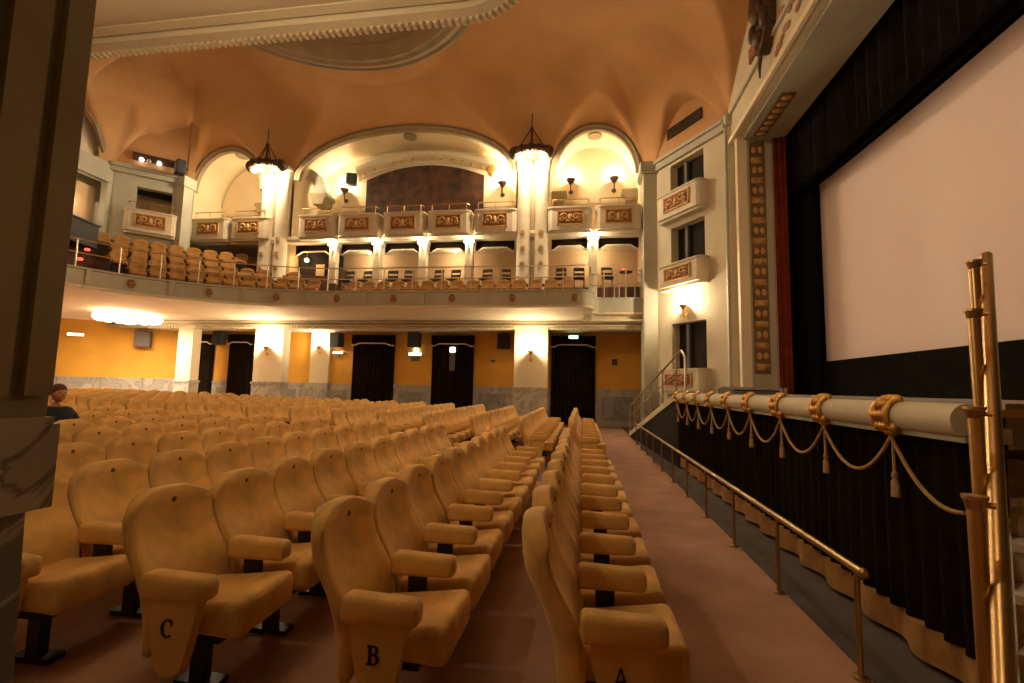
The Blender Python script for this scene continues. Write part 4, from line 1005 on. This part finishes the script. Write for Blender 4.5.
for x, w_, lab in cols: box_front((x, 19.0, 7.92), 0, w_, 0.9, lab, gB)
for z, h, lab in ((7.85, 0.85, 'uppermost of three boxes on the stage corner wall'), (5.3, 0.75, 'middle of three boxes on the stage corner wall'), (1.6, 0.7, 'lowest of three boxes on the stage corner wall behind the ramp')):
    box_front((*seg_pt(*in_ch(0), 1.5, -0.12), z), az, 2.15, h, lab, 'boxes on the stage corner wall', False)
a2, b2 = in_ch(1); az2 = math.atan2(b2[1]-a2[1], b2[0]-a2[0])
box_front((*seg_pt(a2, b2, 1.35, -0.1), 7.65), az2, 1.75, 0.85, 'single box with gilt panel on the rear corner wall', None)

# ---- slim columns with bulbs at middle gallery level, pelmets between
openings = [(-12.95, -11.05), (-10.75, -9.0), (-8.7, -6.95), (-6.65, -4.93), (-4.63, -2.85), (-1.4, 0.2), (0.52, 2.25)]
for k, x in enumerate((-10.9, -8.85, -6.8, -4.78, 0.36)):
    t = empty('slim_column', (x, YU+0.05, 4.92), 0, ['first', 'second', 'third', 'fourth', 'fifth'][k]+' slim white column from the left under the gallery boxes', 'column', 'slim columns under the gallery')
    rbox(-0.17, 0.17, -0.15, 0.15, 0, 2.75, 0.03).build('shaft', 'white_plaster', t); MB().box(-0.23, 0.23, -0.2, 0.2, 2.7, 2.86).build('capital', 'white_plaster', t)
    l = empty('column_bulb', (x, YU-0.2, 7.55), 0, f'small bare bulb on the {ORD[k]} slim column from the left', 'lamp', 'bulbs on the slim columns')
    MB().lathe([(0.02, -0.12), (0.05, -0.1), (0.05, -0.04), (0.0, -0.04)], (0, 0, 0), 8).build('socket', 'brass', l); MB().sphere((0, 0, 0.02), 0.06, 8, 6).build('bulb', 'bulb', l, 'all')
    lamp('column_light', (0, -0.06, 0.03), 28, 0.06, WARMW, l)
for k, (x0, x1) in enumerate(openings):
    t = empty('pelmet', ((x0+x1)/2, YU+0.25, 7.78), 0, f'dark pelmet with pale wavy trim, {ORD[k]} from left under the gallery boxes', 'pelmet', 'pelmets under the gallery'); h = (x1-x0)/2-0.06; N = 20
    pts = []
    for i in range(N+1):
        u = -1+2*i/N; e = abs(u); pts.append((u*h, -0.30 if e < 0.6 else -0.30-0.16*min(1, (e-0.6)/0.3)))
    mb = MB()
    for x, z in pts: mb.v += [(x, 0, 0), (x, 0, z), (x, 0.04, z), (x, 0.04, 0)]
    for i in range(N):
        for j in range(4): mb.f.append((4*i+j, 4*i+4+j, 4*i+4+(j+1) % 4, 4*i+(j+1) % 4))
    mb.f += [(0, 1, 2, 3), (4*N, 4*N+3, 4*N+2, 4*N+1)]; mb.build('cloth', 'dark_curtain', t)
    MB().tube([(x, -0.01, z) for x, z in pts], 0.035, 5).build('trim', 'white_trim', t)
dk = MB().box(-12.95, -11.5, 20.0, YB, 4.95, 7.72).build('doorway', 'opening_dark', wu)  # solid block, the door opening's shade is in its dark colour
MB().box(-12.1, -11.7, 19.95, 20.0, 4.95, 7.0).build('door_leaf', 'tan_wall', wu)
for k, x in enumerate((-9.85, -5.75, 0.35)):  # globes added behind the pelmets to brighten the back wall
    l = empty('gallery_fill_globe', (x, 20.6, 7.68), 0, ['left', 'middle', 'right'][k]+' added hidden globe lamp on the ceiling of the middle gallery', 'lamp', 'added globe lamps of the middle gallery')
    MB().sphere((0, 0, 0), 0.07, 10, 7).build('globe', 'bulb_soft', l, 'all'); MB().tube([(0, 0, 0.06), (0, 0, 0.11)], 0.012, 5).build('stem', 'brass', l); lamp('globe_light', (0, -0.05, -0.2), 15, 0.12, WARMW, l)
l = empty('ceiling_bulb', (-12.45, 19.75, 7.15), 0, 'small hanging globe lamp in the left doorway of the middle gallery', 'lamp'); MB().sphere((0, 0, 0), 0.10, 10, 7).build('globe', 'bulb_soft', l, 'all'); MB().tube([(0, 0, 0.08), (0, 0, 0.6)], 0.012, 5).build('stem', 'brass', l); lamp('globe_light', (0, -0.2, 0), 10, 0.1, WARM, l)

# ---- dark mural in the middle arch, with arched canopy
mu = empty('mural', (-7.55, YB-0.1, 8.9), 0, 'dark reddish mural with arched top in the middle of the gallery', 'mural'); N = 24; hw = 2.9
pts = [(-hw, 0)]+[(hw*(-1+2*i/N), 2.55+0.62*(1-(-1+2*i/N)**2)) for i in range(N+1)]+[(hw, 0)]
MB().prism(pts, -0.05, 0.05, 'Y').build('painting', 'mural', mu)
mb = MB()
for i in range(N+1):
    u = -1+2*i/N; x = (hw+0.35)*u; z = 2.62+0.66*(1-u*u)
    mb.v += [(x, -0.1, z), (x, -0.55, z+0.18), (x, -0.6, z+0.34), (x, 0.05, z+0.4)]
for i in range(N):
    for j in range(4): mb.f.append((4*i+j, 4*i+4+j, 4*i+4+(j+1) % 4, 4*i+(j+1) % 4))
mb.f += [(0, 1, 2, 3), (4*N, 4*N+3, 4*N+2, 4*N+1)]; mb.build('canopy', 'cream', mu)
for i in range(13):
    u = -0.93+1.86*i/12; MB().sphere(((hw+0.2)*u, -0.38, 2.66+0.66*(1-u*u)), 0.09, 7, 5).build('gilt_boss', 'gold_paint', mu, 'all')
MB().sphere((hw+0.42, -0.35, 2.62), 0.24, 9, 7, (1, 0.8, 1.3)).build('end_ornament', 'gold_paint', mu, 'all')
# ---- balcony front: emblems, divider strips, brass rail
def walk(pts, start, step, count=999):
    out = []; acc = 0.0; nxt = start
    for a, b in zip(pts, pts[1:]):
        d = Vector(b)-Vector(a); L = d.length
        while nxt <= acc+L and len(out) < count:
            p = Vector(a)+d*((nxt-acc)/L); u = d.normalized(); out.append((p.x, p.y, math.atan2(u.y, u.x))); nxt += step
        acc += L
    return out
front = half + far_end[:3]
emb = MB().lathe([(0.0, -0.05), (0.07, -0.05), (0.11, -0.02), (0.13, 0.0)], (0, 0, 0), 12, 'Y', False)
for k in range(6): emb.sphere((0.09*math.cos(k*PI/3), -0.045, 0.13*math.sin(k*PI/3)), 0.045, 6, 4)
ME['emblem'] = emb.mesh('emblem', 'emblem', 'all'); ME['divider'] = MB().box(-0.07, 0.07, -0.05, 0.02, 4.64, 5.14).mesh('divider', 'grey_cream')
fm = MB()
for a_ in ((-0.98, 0.98, 4.70, 4.73), (-0.98, 0.98, 5.05, 5.08), (-0.98, -0.95, 4.7, 5.08), (0.95, 0.98, 4.7, 5.08)): fm.box(a_[0], a_[1], -0.025, 0.02, a_[2], a_[3])
ME['pframe'] = fm.mesh('panel_frame', 'cream')
for x, y, a_ in walk(front, 0.6, 2.3):
    o = part('divider', ME['divider'], bal, (x, y, 0)); o.rotation_euler.z = a_
for x, y, a_ in walk(front, 1.75, 2.3):
    o = part('emblem', ME['emblem'], bal, (x, y, 4.89)); o.rotation_euler.z = a_
rail_path = [(x, y) for x, y in front if y > YC-0.1]
br_ = empty('balcony_rail', (0, 0, 0), 0, 'slim brass railing on top of the sweeping balcony parapet', 'railing')
rl = [Vector(p) for p in half+far_end]
inner = []
for i, p in enumerate(rl):
    d = (rl[min(i+1, len(rl)-1)]-rl[max(i-1, 0)]).normalized(); n = Vector((-d.y, d.x)); inner.append((p.x+n.x*0.1, p.y+n.y*0.1))
for z in (5.68, 6.12): MB().tube([(x, y, z) for x, y in inner], 0.022, 6).build('rail_bar', 'rail_steel', br_, True)
ME['bpost'] = MB().tube([(0, 0, 5.18), (0, 0, 6.12)], 0.024, 6).mesh('post', 'rail_steel')
for x, y, a_ in walk(inner, 0.3, 1.15): part('post', ME['bpost'], br_, (x, y, 0))
# platform rails near the stage end of the balcony
t = empty('platform_rail', (1.55, 19.15, 5.2), 0, 'white metal guard rail at the stage end of the balcony', 'railing')
for x in (-0.75, -0.35, 0.1, 0.45, 0.7): MB().tube([(x, 0, 0), (x, 0, 1.15)], 0.03, 6).build('post', 'rail_steel', t)
for z in (0.6, 1.13): MB().tube([(-0.75, 0, z), (0.7, 0, z)], 0.024, 6).build('bar', 'rail_steel', t)

# ---- tiers and seats of the balcony
tp = [p for p in path_l if p[1] >= YC and p[0] < -9.5]
TIER = [(0.75, 4.95), (1.6, 5.42), (2.45, 5.92), (3.3, 6.42), (4.15, 6.92)]
prof = [(0.3, 4.93)]
for k, (o_, z) in enumerate(TIER):
    e = o_-0.5
    if k: prof += [(e, prof[-1][1]), (e, z)]
    else: prof += [(e, z)]
prof += [(4.7, 6.92), (4.7, 4.93)]
struct(MB().sweep(tp, prof, True, True).build('floor_tiers', 'balcony_carpet'), 'stepped tiers of the rear balcony')
ME['bback'] = seat_back_mesh('backrest', 'balcony_velvet', 0.25, 0.26, 0.64, 6, 6)
ME['bcush'] = rbox(0.0, 0.46, -0.23, 0.23, 0.32, 0.46, 0.045, 2).mesh('seat_cushion', 'balcony_velvet', 'all')
ME['barm'] = rbox(-0.02, 0.34, -0.05, 0.05, 0.54, 0.63, 0.03, 2).mesh('armrest', 'balcony_velvet', 'all')
ME['bleg'] = MB().box(0.0, 0.3, -0.2, 0.2, 0.0, 0.32).mesh('base', 'black_metal')
def balcony_seat(x, y, z, rz, label, group):
    o = empty('balcony_armchair', (x, y, z), rz, label, 'seat', group)
    part('backrest', ME['bback'], o); part('seat_cushion', ME['bcush'], o); part('armrest', ME['barm'], o, (0, -0.29, 0)); part('base', ME['bleg'], o); return o
def inside(x, y):
    if not (-18.9 < x and y < 19.2): return False
    return all((Vector((x, y))-c[0]).dot(c[2]) > 0.35 for c in CH)
for k, (o_, z) in enumerate(TIER):
    offp = []; q = [Vector(p) for p in tp]
    for i, p in enumerate(q):
        d = (q[min(i+1, len(q)-1)]-q[max(i-1, 0)]).normalized(); offp.append((p.x-d.y*o_, p.y+d.x*o_))
    n_ = 0
    for x, y, a_ in walk(offp, 1.1, 0.60):
        if not inside(x, y) or (k and x > -11.6): continue
        if 13.3 < y < 14.5 and x < -16.0: continue           # gangway
        px, py, d = project(x, y, z+0.8)
        if px < 45 or (abs(x+13.7) < 1.1 and y > 18.0) or math.hypot(x+18.2, y-14.3) < 1.2: continue
        balcony_seat(x, y, z, a_-PI/2, f'{ORD[n_]} golden seat from the pier in the {["front", "second", "third", "fourth", "back"][k]} tier of the rear balcony', 'golden seats of the rear balcony'); n_ += 1
for i in range(17):
    x = -9.3+i*0.62
    if x > -0.6: break
    balcony_seat(x, 18.15, 4.93, -PI/2, f'{ORD[i]} orange seat from the left in the side balcony front row', 'orange seats of the side balcony')
# black chairs behind them
def chair(x, y, z, rz, label):
    o = empty('black_chair', (x, y, z), rz, label, 'chair', 'black chairs of the side balcony')
    part('seat', ME['cseat'], o); part('backrest', ME['cback'], o)
    for sx, sy in ((0.02, -0.2), (0.02, 0.2), (0.4, -0.2), (0.4, 0.2)): part('leg', ME['cleg'], o, (sx, sy, 0))
ME['cseat'] = rbox(0.0, 0.44, -0.22, 0.22, 0.43, 0.48, 0.02, 2).mesh('seat', 'chair_black'); cb = MB()
for y in (-0.21, 0.21): cb.tube([(0.02, y, 0.44), (-0.07, y, 0.95)], 0.02, 6)
cb.add([(-0.01+dx, sy, zz) for zz in (0.62, 0.72) for sy in (-0.2, 0.2) for dx in (0, 0.03)], [(0, 1, 3, 2), (4, 6, 7, 5), (0, 4, 5, 1), (2, 3, 7, 6), (0, 2, 6, 4), (1, 5, 7, 3)])
cb.add([(-0.06+dx, sy, zz) for zz in (0.82, 0.96) for sy in (-0.2, 0.2) for dx in (0, 0.03)], [(0, 1, 3, 2), (4, 6, 7, 5), (0, 4, 5, 1), (2, 3, 7, 6), (0, 2, 6, 4), (1, 5, 7, 3)])
ME['cback'] = cb.mesh('backrest', 'chair_black'); ME['cleg'] = MB().tube([(0, 0, 0), (0, 0, 0.44)], 0.017, 6).mesh('leg', 'chair_black')
pf = MB().box(-11.3, 2.2, 19.3, YB, 4.92, 5.68).build('floor_platform', 'balcony_carpet'); struct(pf, 'raised rear platform of the side balcony')
ci = 0
for x in (-10.4, -9.55, -8.35, -7.6, -6.25, -5.5, -4.1, -3.3, -0.95, -0.2, 0.95):
    chair(x, 19.85, 5.68, -PI/2+random.uniform(-0.2, 0.2), f'{ORD[ci]} black chair from the left along the side balcony wall'); ci += 1
t = empty('low_table', (1.7, 19.75, 5.68), 0, 'small dark table with red lamp at the stage end of balcony', 'table')
MB().lathe([(0.26, 0.70), (0.26, 0.74), (0.0, 0.74)], (0, 0, 0), 12).build('top', 'chair_black', t); MB().tube([(0, 0, 0), (0, 0, 0.7)], 0.03, 6).build('leg', 'chair_black', t); MB().lathe([(0.2, 0), (0.2, 0.02), (0.03, 0.04)], (0, 0, 0), 10).build('foot', 'chair_black', t)
tag(MB().lathe([(0.05, 0.0), (0.06, 0.02), (0.055, 0.12), (0.0, 0.13)], (1.62, 19.7, 6.42), 10).build('red_table_light', 'step_red', None, True), 'small red light on the dark balcony table', 'lamp')
for i, (x, y, z) in enumerate(((-16.75, 13.5, 5.55), (-17.0, 13.9, 6.0), (-16.3, 14.1, 5.1))):
    tag(rbox(x-0.06, x+0.06, y-0.06, y+0.06, z, z+0.08, 0.02).build('step_light', 'step_red'), ['lower left', 'upper', 'lower right'][i]+' red light on the rear balcony gangway', 'lamp', 'red gangway lights')
t = empty('mixing_desk', (-18.2, 14.3, 6.42), 0.2, 'dark projection desk on the rear balcony near the pier', 'desk')
MB().box(-0.35, 0.35, -0.7, 0.7, 0.0, 0.85).build('cabinet', 'speaker', t); MB().box(-0.4, 0.4, -0.75, 0.75, 0.85, 0.9).build('worktop', 'speaker_grey', t)
t = empty('projection_slot', (*seg_pt(a2, b2, 1.3, -0.05), 10.72), az2, 'dark slot with small spotlights above the rear corner box', 'spotlight')
MB().box(-0.75, 0.75, -0.05, 0.05, 0.0, 0.3).build('slot', 'bronze', t)
for k, x in enumerate((-0.45, -0.2, 0.15)): MB().lathe([(0.0, -0.18), (0.06, -0.17), (0.08, -0.05), (0.0, -0.04)], (x, 0, 0.02), 10, 'Y', False).build('spotlight_head', 'tube_white' if k != 1 else 'white_trim', t)
sign((-20.1, 15.6, 9.1), 0.5, 0.1, 'tube_white', 'strip light over the lit doorway of the rear balcony', 'light').rotation_euler.z = PI/2

# ---- flush chandelier under the balcony, and its twin under the near balcony
def chandelier(x, y, z, label, power):
    t = empty('ceiling_light', (x, y, z), 0, label, 'lamp')
    MB().lathe([(0.8, 0.1), (0.8, -0.04), (0.7, -0.08), (0.0, -0.1)], (0, 0, 0), 24).build('base', 'white_trim', t, True)
    me = MB().lathe([(0.0, -0.26), (0.12, -0.24), (0.2, -0.15), (0.22, -0.06), (0.2, 0.0)], (0, 0, 0), 10, 'Z', False).mesh('glass_bowl', 'bulb_soft', 'all')
    for r, n in ((0.98, 14), (0.54, 8), (0, 1)):
        for k in range(n): part('glass_bowl', me, t, (r*math.cos(2*PI*k/n), r*math.sin(2*PI*k/n), -0.08-(0.1 if r < 0.5 else 0)))
    lamp('chandelier_light', (0, 0, -0.95), power*0.1, 0.4, WARMW, t)
    al = bpy.data.lights.new('chandelier_downlight', 'AREA'); al.shape = 'DISK'; al.size = 1.7; al.energy = power; al.color = WARMW
    ao = bpy.data.objects.new('chandelier_downlight', al); C.objects.link(ao); ao.parent = t; ao.location = (0, 0, -0.42); return t
chandelier(-19.0, 17.5, 4.33, 'cluster of lit glass bowls flush on the ceiling under balcony', 150)

# ---- unseen crown lamps added on the near side to light the foreground seats
for x in (-2.1, -13.7):
    c = empty('crown_lamp', (x, 1.95, 11.1), 0, 'added unseen bronze crown lamp on the near gallery '+('left' if x < -5 else 'right'), 'lamp')
    MB().tube([(0.66*math.cos(2*PI*k/20), 0.42*math.sin(2*PI*k/20), 0) for k in range(21)], 0.085, 6, False).build('crown_ring', 'bronze', c, True)
    for s in (-0.42, 0.42):
        MB().sphere((s, 0.1, -0.2), 0.09, 8, 6).build('bulb', 'bulb', c, 'all'); lamp('crown_light', (s, 0.14, -0.25), 150 if x > -5 else 90, 0.1, WARMW, c)
lamp('niche_fill_light', (-19.35, 15.0, 8.4), 8, 0.1, WARMW)  # unseen lamp added to brighten the rear doorway niche
bt = empty('water_bottle', (-0.72, 8.45, 0), 0, 'small pale blue bottle standing in the gap between rows A and B', 'bottle')
MB().lathe([(0.0, 0.0), (0.035, 0.0), (0.037, 0.02), (0.037, 0.17), (0.014, 0.21), (0.014, 0.23), (0.0, 0.23)], (0, 0, 0), 10, 'Z', False).build('flask', 'bottle_blue', bt, True)
MB().lathe([(0.016, 0.225), (0.016, 0.25), (0.0, 0.25)], (0, 0, 0), 8).build('cap', 'white_trim', bt)
